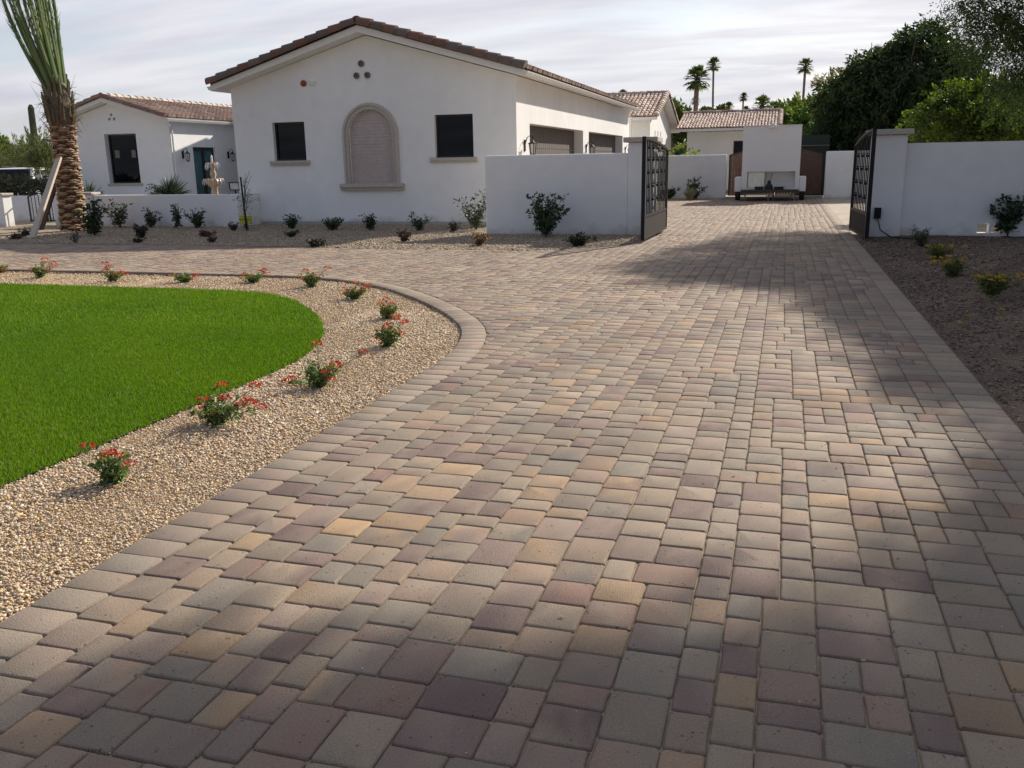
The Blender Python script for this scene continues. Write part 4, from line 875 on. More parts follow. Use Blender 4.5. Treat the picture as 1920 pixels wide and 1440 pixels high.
S_ = [  # px, py(base), h, w, colours, stems, leaves per stem, leaf length, label
    ((178, 443), 1.0, .75, OLE, 10, 90, .10, 'dense dark shrub right beside the base of the date palm'),
    ((225, 428), .85, .75, [(.07, .10, .05), (.1, .13, .07), (.05, .075, .04)], 8, 46, .10, 'airy grey green shrub by the low wall, second shrub from the palm'),
    ((283, 427), .55, .52, OLE, 7, 45, .09, 'low twin clump shrub against the low wall behind a small dark plant'),
    ((333, 430), .80, .36, OLE, 5, 36, .09, 'thin upright shrub on the low wall below the guest house door'),
    ((372, 428), .52, .66, OLE, 8, 42, .09, 'rounded pair of bushes against the low wall below the fountain'),
    ((548, 430), .38, .50, OLE, 7, 55, .07, 'small bush below the left house window'),
    ((624, 432), .36, .52, OLE, 9, 70, .07, 'small compact bush below the left side of the arched niche'),
    ((695, 432), .40, .50, OLE, 8, 65, .07, 'small bush below the right side of the arched niche'),
    ((785, 433), .48, .66, OLE, 6, 45, .08, 'open spindly bush below the right house window'),
    ((893, 432), 1.05, .95, OLE, 9, 50, .08, 'tall leaning shrub in the corner where the front wall meets the house'),
    ((851, 436), .28, .35, DKR, 4, 30, .07, 'tiny dark sprout left of the corner shrub'),
    ((1024, 445), 1.02, .95, [(.045, .085, .03), (.06, .10, .04), (.03, .06, .025)], 13, 85, .095, 'full leafy shrub standing in front of the tall front wall'),
    ((265, 447), .34, .42, DKR, 8, 60, .07, 'small dark leafless looking plant in front of the low wall'),
    ((48, 444), .22, .35, DKR, 5, 40, .07, 'small dark plant left of the leaning plank'),
    ((30, 449), .08, .5, [(.07, .035, .02)], 5, 40, .07, 'flat reddish clump at the far left behind the road'),
    ((142, 456), .30, .35, [(.10, .06, .035)], 5, 14, .05, 'dry twiggy plant in sun in front of the palm'),
    ((258, 456), .09, .3, DKR, 5, 40, .06, 'flat dark tuft near the road in front of the low wall'),
    ((384, 444), .10, .5, [(.08, .04, .03), (.1, .06, .04)], 6, 40, .07, 'flat red brown tuft in the shaded bed below the fountain'),
    ((398, 455), .16, .25, DKR, 5, 45, .05, 'small black clump near the road below the fountain'),
    ((438, 433), .24, .3, DKR, 4, 36, .06, 'small dark plant left of the yellow marker'),
    ((546, 445), .17, .34, DKR, 5, 40, .06, 'small dark plant in front of the bush below the left window'),
    ((592, 463), .12, .5, DKR, 6, 45, .07, 'flat dark plant at the edge of the road'),
    ((758, 453), .26, .42, [(.07, .03, .025), (.09, .04, .03), (.03, .03, .02)], 7, 55, .06, 'dark reddish plant in the sun gap left of the front wall'),
    ((898, 461), .26, .42, [(.28, .13, .03), (.2, .12, .03), (.1, .1, .03), (.3, .09, .04)], 7, 55, .055, 'small orange leaved plant at the foot of the front wall corner'),
    ((1083, 462), .20, .5, [(.03, .045, .02), (.05, .06, .03)], 8, 40, .10, 'low spiky dark plant in front of the wall near the left gate'),
    ((1757, 465 + 22), 0, 0, None, 0, 0, 0, None),
    ((1888, 444), 1.05, 1.0, OLE, 12, 95, .11, 'tall dark oleander shrub against the right wall'),
]
for i, (px, h, w, cols, ns, lp, ll, lab) in enumerate(S_):
    if lab is None: continue
    g = G(*px); shrub('shrub', lab, 'shrub', (g[0], g[1]), h, w, cols, ns, lp, ll, ll * .26, SH, seed=i, z=float(zr(g[0], g[1])) if g[0] > 1 else .0)
g = G(1727, 466); shrub('sage_bush', 'grey green upright bush in front of the right pier wall', 'shrub', (g[0], g[1]), .42, .38, [(.07, .08, .05), (.10, .11, .075)], 12, 60, .05, .008, seed=50)
# rear courtyard plants
g = G(1264, 370); shrub('shrub', 'dark low shrub against the rear wall nearest the left gate', 'shrub', (g[0], 39.7), .5, .9, OLE, 8, 60, .12, .02, 'rear courtyard plants', seed=61)
g = G(1312, 368); shrub('shrub', 'dark upright shrub against the rear wall beside the pale grass', 'shrub', (g[0], 39.6), .85, .9, OLE, 8, 60, .14, .03, 'rear courtyard plants', seed=62)
# citrus bush peeking over rear wall beside the left gate
g = at(1268, 290, 42.5); shrub('citrus_bush', 'yellow green bush rising behind the rear wall between two houses', 'bush', (g[0], 42.5), 2.6, 1.7, [(.16, .20, .03), (.22, .26, .05), (.12, .16, .03)], 16, 120, .16, .05, seed=63, material=LEAF)
def grass_clump(name, label, cat, p, h, w, cols, n, z=0, group=None, seed=0, wd=.012):
    rr = np.random.default_rng(seed); t = empty(name, (p[0], p[1], z), 0, label, cat, group)
    a = rr.uniform(0, 6.28, n); q = rr.uniform(.05, 1, n) ** .6; B_ = np.stack([np.cos(a) * .06 * w * q, np.sin(a) * .06 * w * q, np.zeros(n)], 1)
    M_ = np.stack([np.cos(a) * .3 * w * q, np.sin(a) * .3 * w * q, h * .62 * (1 - .25 * q)], 1); T_ = np.stack([np.cos(a) * .55 * w * q, np.sin(a) * .55 * w * q, h * (1 - .55 * q ** 2)], 1)
    S = np.stack([-np.sin(a), np.cos(a), np.zeros(n)], 1) * wd
    V = np.stack([B_ - S, B_ + S, M_ + S * .8, T_, M_ - S * .8], 1).reshape(-1, 3); b = np.arange(n)[:, None] * 5
    Fc = np.concatenate([b + [0, 1, 2], b + [0, 2, 4], b + [4, 2, 3]], 0); c = np.asarray(cols)[rr.integers(0, len(cols), n)] * rr.uniform(.75, 1.25, (n, 1))
    mesh_np('foliage', V, Fc, DLEAF, t, cols=np.concatenate([c, c, c], 0)); return t
g = G(1297, 373); grass_clump('ornamental_grass', 'pale straw coloured grass clump by the rear wall', 'grass', (g[0], 39.0), .55, 1.0, [(.42, .36, .22), (.5, .45, .3), (.3, .3, .15)], 260, group=None, seed=3)
def yucca(px, Y, zc, L_, n, label, seed):
    g = at(px, 362, Y); rr = np.random.default_rng(seed); t = empty('yucca', (g[0], Y, 0), 0, label, 'yucca', 'yuccas behind the low wall')
    MB().tube([(0, 0, 0), (.02, 0, zc)], [.10, .08], 8).build('trunk', BARK, t)
    d = rr.normal(0, 1, (n, 3)); d[:, 2] = np.abs(d[:, 2]) * .9 - .1; d /= np.linalg.norm(d, axis=1)[:, None]; V, Fc = leaves(np.tile([[0., 0, zc]], (n, 1)) + d * .05, d, L_, .019, .2)
    c = np.asarray([(.05, .08, .05), (.08, .115, .075), (.035, .055, .035)])[rr.integers(0, 3, n)]; mesh_np('foliage', V, Fc, DLEAF, t, cols=np.concatenate([c, c]))
yucca(318, 24.2, .82, .58, 260, 'large spiky yucca behind the low wall left of the fountain', 4)
yucca(163, 23.6, .78, .50, 200, 'small spiky yucca behind the low wall beside the palm', 5)
g = at(285, 362, 24.0); shrub('shrub', 'small bushy plant poking above the low wall left of the yucca', 'shrub', (g[0], 24.0), 1.22, .8, OLE, 7, 60, .09, .025, seed=71)
g = at(1590, 250, 41.5); 
# ------------------------------------------------------------------ red flowering plants
def mk_flowers(spots, cols, size, parent, r, name='flower_head'):
    for s in spots:
        n = 34; rr = np.random.default_rng(r.randrange(10 ** 6)); d = rr.normal(0, 1, (n, 3)); d[:, 2] = np.abs(d[:, 2]) * .7 + .15; d /= np.linalg.norm(d, axis=1)[:, None]
        c = np.array(s)[None] + d * size * np.array([1, 1, .55]); D = d + rr.normal(0, .6, (n, 3)); V, Fc = leaves(c, D, size * .55, size * .24)
        cc = np.asarray(cols)[rr.integers(0, len(cols), n)] * rr.uniform(.7, 1.25, (n, 1)); mesh_np(name, V, Fc, PETAL, parent, cols=np.concatenate([cc, cc]))
REDS = [(.42, .03, .02), (.5, .06, .03), (.33, .02, .015), (.55, .12, .06)]; ORR = [(.5, .11, .06), (.42, .07, .04), (.5, .2, .12)]
GRN = [(.10, .17, .05), (.14, .22, .07), (.07, .12, .04), (.18, .24, .10)]
def flowerplant(px, py, w, heads, label, cols, seed, h=.22, hs=.03, stems=8):
    g = G(px, py, -.045); r = random.Random(seed); sp = []
    dxm = 1 / F_PX * (g[1] * .93 + 1.0)
    for (hx, hy) in heads:   # head positions given in the photo, placed near the plant's own depth
        p = at(hx, hy, g[1] + r.uniform(-.06, .06)); sp.append((p[0] - g[0], p[1] - g[1], p[2] + .045))
    t = shrub('red_flower_plant', label, 'flower', (g[0], g[1]), h * .85, w * .8, GRN, stems, 30, .042, .013, 'red flowering plants in the pebble bed', LEAF, .1, seed, z=-.045)
    st = MB()
    for q in sp: st.tube([(r.gauss(0, .01), r.gauss(0, .01), 0), (q[0] * .45, q[1] * .5, q[2] * .6), q], [.004, .003, .002], 4, cap=False)
    st.build('flower_stalk', mat('green_stalk', (.09, .14, .05), .6), t, fix=False)
    n = 10 * len(sp); rr = np.random.default_rng(seed); i = rr.integers(0, len(sp), n); u = rr.uniform(.35, .97, (n, 1)); A = np.array(sp)[i]; c = A * np.concatenate([u * .9, u * .9, u], 1) + rr.normal(0, .008, (n, 3))
    V, Fc = leaves(c, rr.normal(0, 1, (n, 3)) + [0, 0, .4], .038, .012); cc = np.asarray(GRN)[rr.integers(0, 4, n)]; mesh_np('foliage', V, Fc, LEAF, t, cols=np.concatenate([cc, cc]))
    mk_flowers(sp, cols, hs * 1.25, t, r); return t
FP = [
 ((212, 908), .26, [(163, 838), (201, 855), (227, 857), (243, 873), (208, 850)], 'nearest red flower plant with one bloom leaning left', REDS, .21, .024),
 ((408, 797), .36, [(416, 724), (381, 752), (423, 748), (398, 777), (452, 760), (462, 752), (480, 724), (488, 765), (469, 757), (386, 765)], 'widest double red flower plant, second from the camera', REDS, .22, .028),
 ((598, 728), .34, [(596, 645), (683, 663), (628, 684), (612, 698), (538, 716), (634, 690), (620, 712), (546, 711)], 'red flower plant with long arms towards both sides, third from the camera', REDS, .24, .028),
 ((728, 652), .30, [(742, 595), (757, 607), (728, 610), (712, 636), (716, 618), (750, 628), (735, 622), (722, 645)], 'red flower plant in front of the pinker one at the inner bend', REDS, .24, .032),
 ((729, 600), .28, [(724, 562), (735, 572), (714, 572), (745, 600), (722, 580)], 'pale pinkish red plant right behind another at the bend', ORR, .20, .03),
 ((665, 563), .34, [(668, 533), (646, 543), (684, 541), (657, 548), (690, 535), (676, 548), (650, 551)], 'bushy salmon red plant between the bend and the far gravel', ORR, .20, .034),
 ((584, 540), .34, [(572, 508), (570, 523), (614, 503), (586, 517), (600, 520), (578, 528)], 'upright orange red plant with a bloom leaning right over the curb', ORR, .26, .034),
 ((477, 531), .34, [(459, 515), (486, 510), (495, 508), (470, 520), (500, 514), (455, 524)], 'low salmon plant beside the middle of the far curb', ORR, .16, .034),
 ((345, 531), .36, [(325, 518), (338, 521), (368, 517), (352, 526), (333, 524), (360, 522)], 'low plant with one strong red bloom on its right end', REDS, .15, .034),
 ((213, 528), .32, [(197, 494), (204, 502), (197, 508), (214, 516), (236, 514), (226, 512)], 'red flower plant with a tall bloom on its left', REDS, .18, .036),
 ((75, 521), .34, [(83, 487), (82, 494), (99, 494), (60, 506), (70, 507), (91, 508), (102, 500)], 'tall orange red plant, second from the left edge', ORR, .22, .036),
 ((2, 512), .30, [(-6, 500), (4, 503), (8, 506)], 'flower plant cut by the left picture edge', ORR, .16, .034),
]
for i, (p, w, heads, lab, cols, h, hs) in enumerate(FP): flowerplant(p[0], p[1], w, heads, lab, cols, 200 + i, h, hs)
# yellow flowers on the right
YG = [(.09, .12, .03), (.13, .16, .04), (.06, .08, .025)]; YC = [(.55, .33, .01), (.6, .42, .02), (.5, .26, .01)]
def yellow(px, py, h, w, nh, label, seed, stems=12, off=(0, 0)):
    g = G(px, py, .02); z = float(zr(g[0], g[1])); g = G(px, py, z); r = random.Random(seed)
    t = shrub('yellow_flower_plant', label, 'flower', (g[0], g[1]), h, w, YG, stems, 90, .05, .006, 'yellow flowering plants on the shaded dirt', LEAF, .05, seed, z=z)
    sp = [(r.gauss(off[0], w * .27), r.gauss(off[1], w * .2), h * r.uniform(.65, 1.05)) for _ in range(nh)]; mk_flowers(sp, YC, .028, t, r); return t
yellow(1757, 487, .22, .42, 12, 'yellow flower plant at the back beside the sage bush', 301, off=(.1, -.05))
yellow(1786, 519, .24, .40, 14, 'densest yellow flower plant, in front of the rearmost one', 302, off=(-.05, .05))
yellow(1860, 552, .22, .45, 14, 'yellow flower plant on the slope of the dirt mound', 303)
for i, (px, py, lab) in enumerate([(1797, 606, 'single yellow flower nearest the driveway edge on the dirt'), (1815, 594, 'single yellow flower just behind the nearest one on the dirt'), (1877, 582, 'single yellow flower, rear one by the mound'), (1872, 598, 'single yellow flower just in front of the rear one by the mound')]):
    g = G(px, py + 8, 0); g = G(px, py + 8, float(zr(g[0], g[1]))); t = empty('yellow_flower', tuple(g), 0, lab, 'flower', 'single yellow flowers on the dirt')
    MB().tube([(0, 0, 0), (.004, 0, .05)], .0025, 4).build('stalk', mat('green_stalk'), t); mk_flowers([(.004, 0, .05)], YC, .022, t, random.Random(i))

# ------------------------------------------------------------------ date palm
def date_palm():
    g = at(140, 433, 20.6); X_, Y_ = g[0], 20.6
    t = empty('date_palm', (X_, Y_, 0), 0, 'braced date palm with a stubbled brown trunk and tied up green fronds', 'palm tree'); r = random.Random(5)
    def cx(z): return .02 * z - .03 * max(0, z - 2.4)
    def rad(z):
        return float(np.interp(z, [0, .25, 1.0, 2.0, 2.5, 2.9, 3.3, 3.6, 3.9], [.37, .34, .32, .30, .29, .33, .355, .33, .25]))
    mb = MB(); zs = np.linspace(0, 3.9, 40); n = 24; vs = []
    for z in zs:
        for k in range(n): a = 2 * math.pi * k / n; q = rad(z) * (.93 + .03 * math.sin(a * 5 + z * 9)); vs.append((cx(z) + q * math.cos(a), q * math.sin(a), z))
    for i in range(39):
        z = zs[i]
        for k in range(n): mb.add([vs[i * n + k], vs[i * n + (k + 1) % n], vs[(i + 1) * n + (k + 1) % n], vs[(i + 1) * n + k]], [(0, 1, 2, 3)], jit((.085, .045, .025) if z < 2.45 else ((.16, .085, .045) if z < 2.9 else (.13, .10, .065)), .2))
    row = 0; z = .03
    while z < 2.72:
        nb = 8; ph = (row % 2) * 1.0 + row * .13 + r.uniform(-.06, .06)
        for k in range(nb):
            a = 2 * math.pi * (k + ph) / nb + r.uniform(-.05, .05); zz0 = z + (.056 if k % 2 else 0) + r.uniform(-.018, .018); q = rad(zz0); w = q * r.uniform(.43, .53); T = Vector((-math.sin(a), math.cos(a), 0)); O = Vector((math.cos(a), math.sin(a), 0)); c = Vector((cx(zz0), 0, zz0))
            hh = .105 * r.uniform(.85, 1.1); pr = r.uniform(.04, .075); col = jit((.30, .16, .085), .22); colt = jit((.44, .30, .18), .2)
            prof = [(-1, 0, .0), (-.7, .45, .3), (-.3, .9, .75), (.15, 1, 1.0), (.5, .75, .95), (.8, .3, .45)]   # (height, width, protrusion)
            pv = []; m = 7
            for (u, wd, po) in prof:
                for j in range(m):
                    s = -1 + 2 * j / (m - 1); pv.append(c + O * (q * math.cos(s * .42) * .95 + pr * po * (1 - .85 * s * s)) + T * (w * s * (.25 + .75 * wd)) + Vector((0, 0, hh * u * .62 + (-.025 * abs(s)) * u)))
            for i in range(len(prof) - 1):
                for j in range(m - 1): mb.add([pv[i * m + j], pv[i * m + j + 1], pv[(i + 1) * m + j + 1], pv[(i + 1) * m + j]], [(0, 1, 2, 3)], colt if i >= 3 else (col if i >= 1 else tuple(x * .7 for x in col)))
        z += .112; row += 1
    mb.build('trunk', PALMW, t, usecol=True, fix=False)
    # ragged fibre and cut stalks round the neck
    mb = MB()
    for i in range(260):
        a = r.uniform(0, 6.28); z = r.uniform(2.55, 3.75); q = rad(z); p = Vector((cx(z) + q * math.cos(a), q * math.sin(a), z)); d = Vector((math.cos(a + r.gauss(0, .9)), math.sin(a + r.gauss(0, .9)), r.gauss(.5, 1.2))) * r.uniform(.08, .26)
        mb.tube([p, p + d * .5 + Vector((0, 0, .02)), p + d], [.008, .006, .002], 4, jit((.20, .14, .085), .35), cap=False)
    for i in range(46):
        a = r.uniform(0, 6.28); z = r.uniform(2.85, 3.85); q = rad(z) * .95; p = Vector((cx(z) + q * math.cos(a), q * math.sin(a), z - .15)); e = p + Vector((math.cos(a) * r.uniform(.02, .09), math.sin(a) * r.uniform(.02, .09), r.uniform(.3, .5)))
        mb.tube([p, e], [.045, .022], 5, jit((.17, .13, .075), .3))
    mb.build('fibre_collar', PALMW, t, usecol=True, fix=False)
    for i in range(30):
        a = i * 2.399; q = math.sqrt((i + .5) / 30); base = Vector((cx(3.6) + .22 * q * math.cos(a), .22 * q * math.sin(a), 3.55 + .25 * (1 - q)))
        top = 7.4 + r.uniform(-.4, .4); sp = .46 * q + r.uniform(-.05, .05); pts = []; m = 14
        for j in range(m + 1):
            u = j / m; rr = .22 * q + sp * (math.sin(u * math.pi * .62) ** 1.1) ; pts.append(Vector((cx(3.6) + rr * math.cos(a) - .62 * u ** 1.2 - .20 * math.sin(u * 3), rr * math.sin(a), base.z + (top - base.z) * u)))
        cg = jit((.30, .25, .13), .2) if i % 9 == 4 else jit((.20, .26, .11) if q > .5 else (.28, .32, .15), .15); mb = MB(); mb.tube(pts, [.05 * (1 - .78 * j / m) + .004 for j in range(m + 1)], 5, cg, cap=False)
        CL = []; DL = []
        for j in range(4, m):
            for k in range(3 + j // 2):
                f = r.random(); p = pts[j] * (1 - f) + pts[j + 1] * f; d = (pts[j + 1] - pts[j]).normalized(); CL.append(p); DL.append(d * 3.4 + Vector((r.gauss(0, .55), r.gauss(0, .55), 0)))
        CL = np.array(CL); DL = np.array(DL); V, Fc = leaves(CL, DL, .40, .009, .1); o_ = len(mb.v); mb.v.extend(map(tuple, V)); mb.f.extend([tuple(int(x) + o_ for x in f_) for f_ in Fc]); mb.c.extend([jit((.07, .13, .035) if r.random() < .9 else (.28, .22, .11), .3) for _ in range(len(Fc))])
        mb.build('frond', LEAF, t, usecol=True, fix=False)
    mb = MB()
    pts = [Vector((-.3, -.1, 4.6)), Vector((-.75, -.2, 5.2)), Vector((-1.1, -.3, 5.9)), Vector((-1.25, -.35, 6.6))]
date_palm()
def plank(a, b, w, th, label, m):
    a = Vector(a); b = Vector(b); z = (b - a).normalized(); x = Vector((1, -.25, 0)); x = (x - z * x.dot(z)).normalized(); y = z.cross(x); M = Matrix((x, y, z)).transposed().to_4x4(); M.translation = (a + b) / 2
    o = MB().obox(M, w, th, (b - a).length).build('support_plank', m, None, bevel=.006); return tag(o, label, 'plank', 'planks bracing the palm')
a = G(60, 448); b = at(110, 297, 20.2); plank(a, b, .20, .06, 'pale weathered plank leaning against the palm trunk', PLANK)
plank((-18.55, 20.1, 0.35 - .35), (-18.98, 20.30, 1.55), .2, .05, 'dark plank behind the pale one against the palm', DPLANK) if False else None
a2 = at(74, 424, 20.95); b2 = at(109, 322, 20.55); plank((a2[0], a2[1], 0), b2, .22, .07, 'dark brown plank behind the pale one against the palm', DPLANK)

# young staked tree, yellow marker
g = G(461, 433); t = empty('staked_sapling', (g[0], g[1], 0), 0, 'bare young sapling tied to a black stake at the house corner', 'tree')
p2 = at(451, 332, g[1]); MB().tube([(0.03, 0, 0), (p2[0] - g[0], 0, p2[2])], .022, 6).build('stake', BLACK, t)
mb = MB(); r = random.Random(9)
mb.tube([(.08, 0, 0), (.02, 0, .6), (.06, 0, 1.0), (.14, 0, 1.5)], [.014, .012, .008, .004], 5)
for k in range(22):
    z = r.uniform(.5, 1.35); a = Vector((.04 + .03 * z, 0, z)); mb.tube([a, a + Vector((r.gauss(.06, .12), r.gauss(0, .12), r.uniform(.1, .45)))], [.005, .002], 4, cap=False)
mb.build('trunk', TWIG, t); CL = np.array([(r.gauss(.05, .11), r.gauss(0, .11), r.choice([r.uniform(.75, 1.0), r.uniform(.4, 1.3)])) for _ in range(110)]); V, Fc = leaves(CL, rng.normal(0, 1, (110, 3)), .06, .016); mesh_np('foliage', V, Fc, DLEAF, t, cols=colvar(OLE, 110))
g = G(456, 430); t = empty('yellow_marker', (g[0], g[1] + .15, 0), 0, 'small yellow box sign on a short post at the house corner', 'sign')
MB().box(-.17, .17, -.05, .05, .14, .36).build('box', YEL, t, bevel=.01); MB().box(-.175, .175, -.055, -.0502, .245, .262).build('seam', FRAME, t); MB().box(-.04, .04, -.03, .03, 0, .14).build('post', TWIG, t)

# ------------------------------------------------------------------ fountain
g = at(403, 363, 27.0); t = empty('fountain', (g[0], 27.0, 0), 0, 'tiered beige stone fountain with running water before the guest house door', 'fountain')
MB().lathe([(.85, 0), (.9, .1), (.88, .4), (.95, .45), (.8, .45), (.78, .2), (.1, .2)], n=32).build('basin', FOUNT, t, smooth=True)
MB().lathe([(.15, .2), (.17, .3), (.10, .45), (.12, .8), (.10, .98), (.14, 1.02)], n=20).build('pedestal', FOUNT, t, smooth=True)
MB().lathe([(.10, 1.0), (.16, 1.04), (.25, 1.14), (.315, 1.24), (.33, 1.27), (.315, 1.285), (.28, 1.26), (.05, 1.22)], n=32).build('lower_bowl', FOUNT, t, smooth=True)
MB().lathe([(.10, 1.25), (.07, 1.32), (.11, 1.42), (.085, 1.52), (.06, 1.60), (.09, 1.64)], n=20).build('column', FOUNT, t, smooth=True)
MB().lathe([(.06, 1.62), (.12, 1.66), (.19, 1.76), (.205, 1.80), (.19, 1.81), (.15, 1.79), (.03, 1.77)], n=28).build('upper_bowl', FOUNT, t, smooth=True)
mb = MB(); mb.lathe([(.04, 1.78), (.035, 1.90), (.03, 2.0), (.012, 2.06)], n=10); r = random.Random(2)
for k in range(46):
    a = r.uniform(0, 6.28); q, z0, z1 = (.207, 1.80, 1.27) if k % 2 else (.333, 1.275, .5); mb.tube([(q * math.cos(a), q * math.sin(a), z0), ((q + .03) * math.cos(a), (q + .03) * math.sin(a), z0 - .1), ((q + .04) * math.cos(a), (q + .04) * math.sin(a), z0 - .1 - r.uniform(.05, .14))], [.006, .007, .004], 4)
mb.lathe([(.0, 1.278), (.29, 1.279)], n=24); mb.lathe([(.0, 1.803), (.17, 1.804)], n=24)
mb.build('water', WATERM, t, smooth=True)
g = at(441, 360, 25.2); t = empty('yard_light', (g[0], 25.2, 0), 0, 'small black framed floodlight above the low wall at the house', 'light')
mb = MB(); mb.bar((-.17, 0, .95), (.17, 0, .95), .03); mb.bar((-.2, 0, 1.18), (.15, 0, 1.18), .03); mb.bar((-.17, 0, .95), (-.2, 0, 1.18), .03); mb.bar((.17, 0, .95), (.15, 0, 1.18), .03); mb.bar((0, 0.02, 0), (0, 0.02, .95), .03); mb.build('frame', BLACK, t); MB().box(-.17, .15, 0, .01, .96, 1.17).build('lens', LAMPG, t)

# ------------------------------------------------------------------ trees
def tree(name, label, cat, base, clumps, n, ll, lw, cols, trunk_r=.15, group=None, material=None, shade=None, seed=0, limb=True, droop=0.0, cl_r=.45, limbs_to=14, transl=None, trunk_h=None):
    """clumps: list of (x,y,z,rx,ry,rz) world ellipsoids; leaf sprays fill them"""
    rr = np.random.default_rng(seed); r = random.Random(seed); t = empty(name, base, 0, label, cat, group); B = np.array(base)
    vol = np.array([c[3] * c[4] * c[5] for c in clumps]) ** .75; pr = vol / vol.sum(); ns = max(30, n // 45)
    ci = rr.choice(len(clumps), ns, p=pr); d = rr.normal(0, 1, (ns, 3)); d /= np.linalg.norm(d, axis=1)[:, None]; rad = rr.uniform(.25, 1.0, (ns, 1)) ** .45
    Cc = np.array(clumps); centers = Cc[ci, :3] + d * rad * Cc[ci, 3:]
    dirs = d * .8 + rr.normal(0, .45, (ns, 3)) + np.array([0, 0, -droop])
    m = n // ns; cen = np.repeat(centers, m, 0); dr = np.repeat(dirs, m, 0); u = rr.uniform(0, 1, (ns * m, 1)); 
    P_ = cen + dr / np.linalg.norm(dr, axis=1)[:, None] * (u - .4) * cl_r * 2 + np.clip(rr.normal(0, 1, (ns * m, 3)), -1.9, 1.9) * cl_r * .32 * (1.15 - u) + np.array([0, 0, -droop]) * (u ** 2) * cl_r
    D_ = dr + rr.normal(0, .7, (ns * m, 3)) + np.array([0, 0, -droop])
    global rng; keep = rng; rng = rr; V, Fc = leaves(P_ - B, D_, ll, lw); k = len(P_)
    cc = np.asarray(cols)[rr.integers(0, len(cols), ns)]; cc = np.repeat(cc, m, 0) * rr.uniform(.75, 1.25, (k, 1)); mesh_np('crown', V, Fc, material or LEAF, t, cols=np.concatenate([cc, cc])); rng = keep
    mb = MB(); th = trunk_h if trunk_h else min(c[2] for c in clumps) * .8; hub = Vector((0, 0, max(.6, th))); mb.tube([(0, 0, -.1), (trunk_r * .4, 0, hub.z * .5), hub], [trunk_r * 1.3, trunk_r, trunk_r * .85], 10)
    big = sorted(range(len(clumps)), key=lambda i: -vol[i])[:limbs_to]
    for i in big:
        c = Vector(clumps[i][:3]) - Vector(base); mid = hub.lerp(c, .5) + Vector((r.gauss(0, .3), r.gauss(0, .3), .15)); mb.tube([hub * .92, mid, c], [trunk_r * .6, trunk_r * .38, trunk_r * .15], 7)
        for q in range(5):
            e = c + Vector((r.gauss(0, 1) * clumps[i][3], r.gauss(0, 1) * clumps[i][4], r.gauss(0, 1) * clumps[i][5])) * .55; mb.tube([mid.lerp(c, .6), e], [trunk_r * .18, trunk_r * .05], 5, cap=False)
    mb.build('trunk', BARK, t, fix=False); return t
DG = [(.030, .055, .016), (.022, .042, .013), (.045, .075, .02), (.035, .05, .018)]
BG = [(.12, .17, .022), (.17, .22, .03), (.085, .13, .02), (.05, .08, .018)]
MG = [(.06, .095, .03), (.042, .07, .024), (.085, .12, .04)]
def clumps_px(lst):
    out = []
    for (px, py, Y, r_px, fy) in lst:
        p = at(px, py, Y); depth = (CM.T @ (p - CC))[2]; r_ = r_px / F_PX * depth; out.append((p[0], p[1], p[2], r_, r_ * fy, r_ * .9))
    return out
dk = clumps_px([(1700, 120, 46, 58, 1.2), (1640, 160, 45, 58, 1.2), (1590, 215, 44, 50, 1), (1560, 260, 44, 40, 1), (1640, 240, 44, 60, 1), (1720, 200, 45, 70, 1.1), (1770, 130, 46, 60, 1), (1760, 250, 45, 60, 1), (1690, 270, 44, 50, 1), (1600, 285, 43.5, 40, 1), (1664, 114, 46, 30, 1), (1740, 80, 47, 40, 1), (1800, 200, 46, 60, 1), (1620, 120, 46, 26, 1), (1570, 175, 45, 30, 1), (1700, 160, 44, 50, 1)])
tree('bamboo_tree', 'huge dark dense tree rising behind the right pier', 'tree', (4.6, 45.5, 0), dk, 70000, .30, .042, DG, .25, seed=11, droop=.5, cl_r=.55, trunk_h=2.0)
ph = clumps_px([(1545, 265, 47, 32, 1), (1520, 235, 50, 26, 1), (1530, 290, 47, 30, 1), (1515, 270, 49, 26, 1)])
tree('tree', 'mid green tree between the trailer and the dark tree', 'tree', (1.6, 48, 0), ph, 9000, .26, .05, [(.06, .11, .022), (.045, .085, .02), (.09, .15, .03)], .15, seed=12, cl_r=.45)
lo_ = clumps_px([(1585, 165, 52, 26, 1), (1560, 165, 53, 22, 1), (1572, 190, 52, 26, 1)])
tree('tree', 'olive brown feathery tree top left of the dark tree', 'tree', (2.4, 52.5, 0), lo_, 4500, .22, .03, [(.16, .14, .06), (.12, .12, .05), (.2, .16, .08)], .15, seed=13, cl_r=.5, trunk_h=3)
br_ = clumps_px([(1740, 225, 27, 34, 1.3), (1790, 205, 27, 46, 1.2), (1850, 195, 27.5, 50, 1.2), (1905, 205, 27.5, 50, 1.2), (1820, 240, 26, 45, 1), (1880, 245, 26, 45, 1), (1760, 250, 26, 34, 1), (1960, 220, 27, 60, 1.2), (2040, 210, 27, 60, 1.2)])
tree('lime_tree', 'bright sunlit green shrub tree just above the right wall', 'tree', (5.3, 27, 0), br_, 42000, .105, .027, BG, .10, seed=14, cl_r=.3, droop=.1, trunk_h=.9)
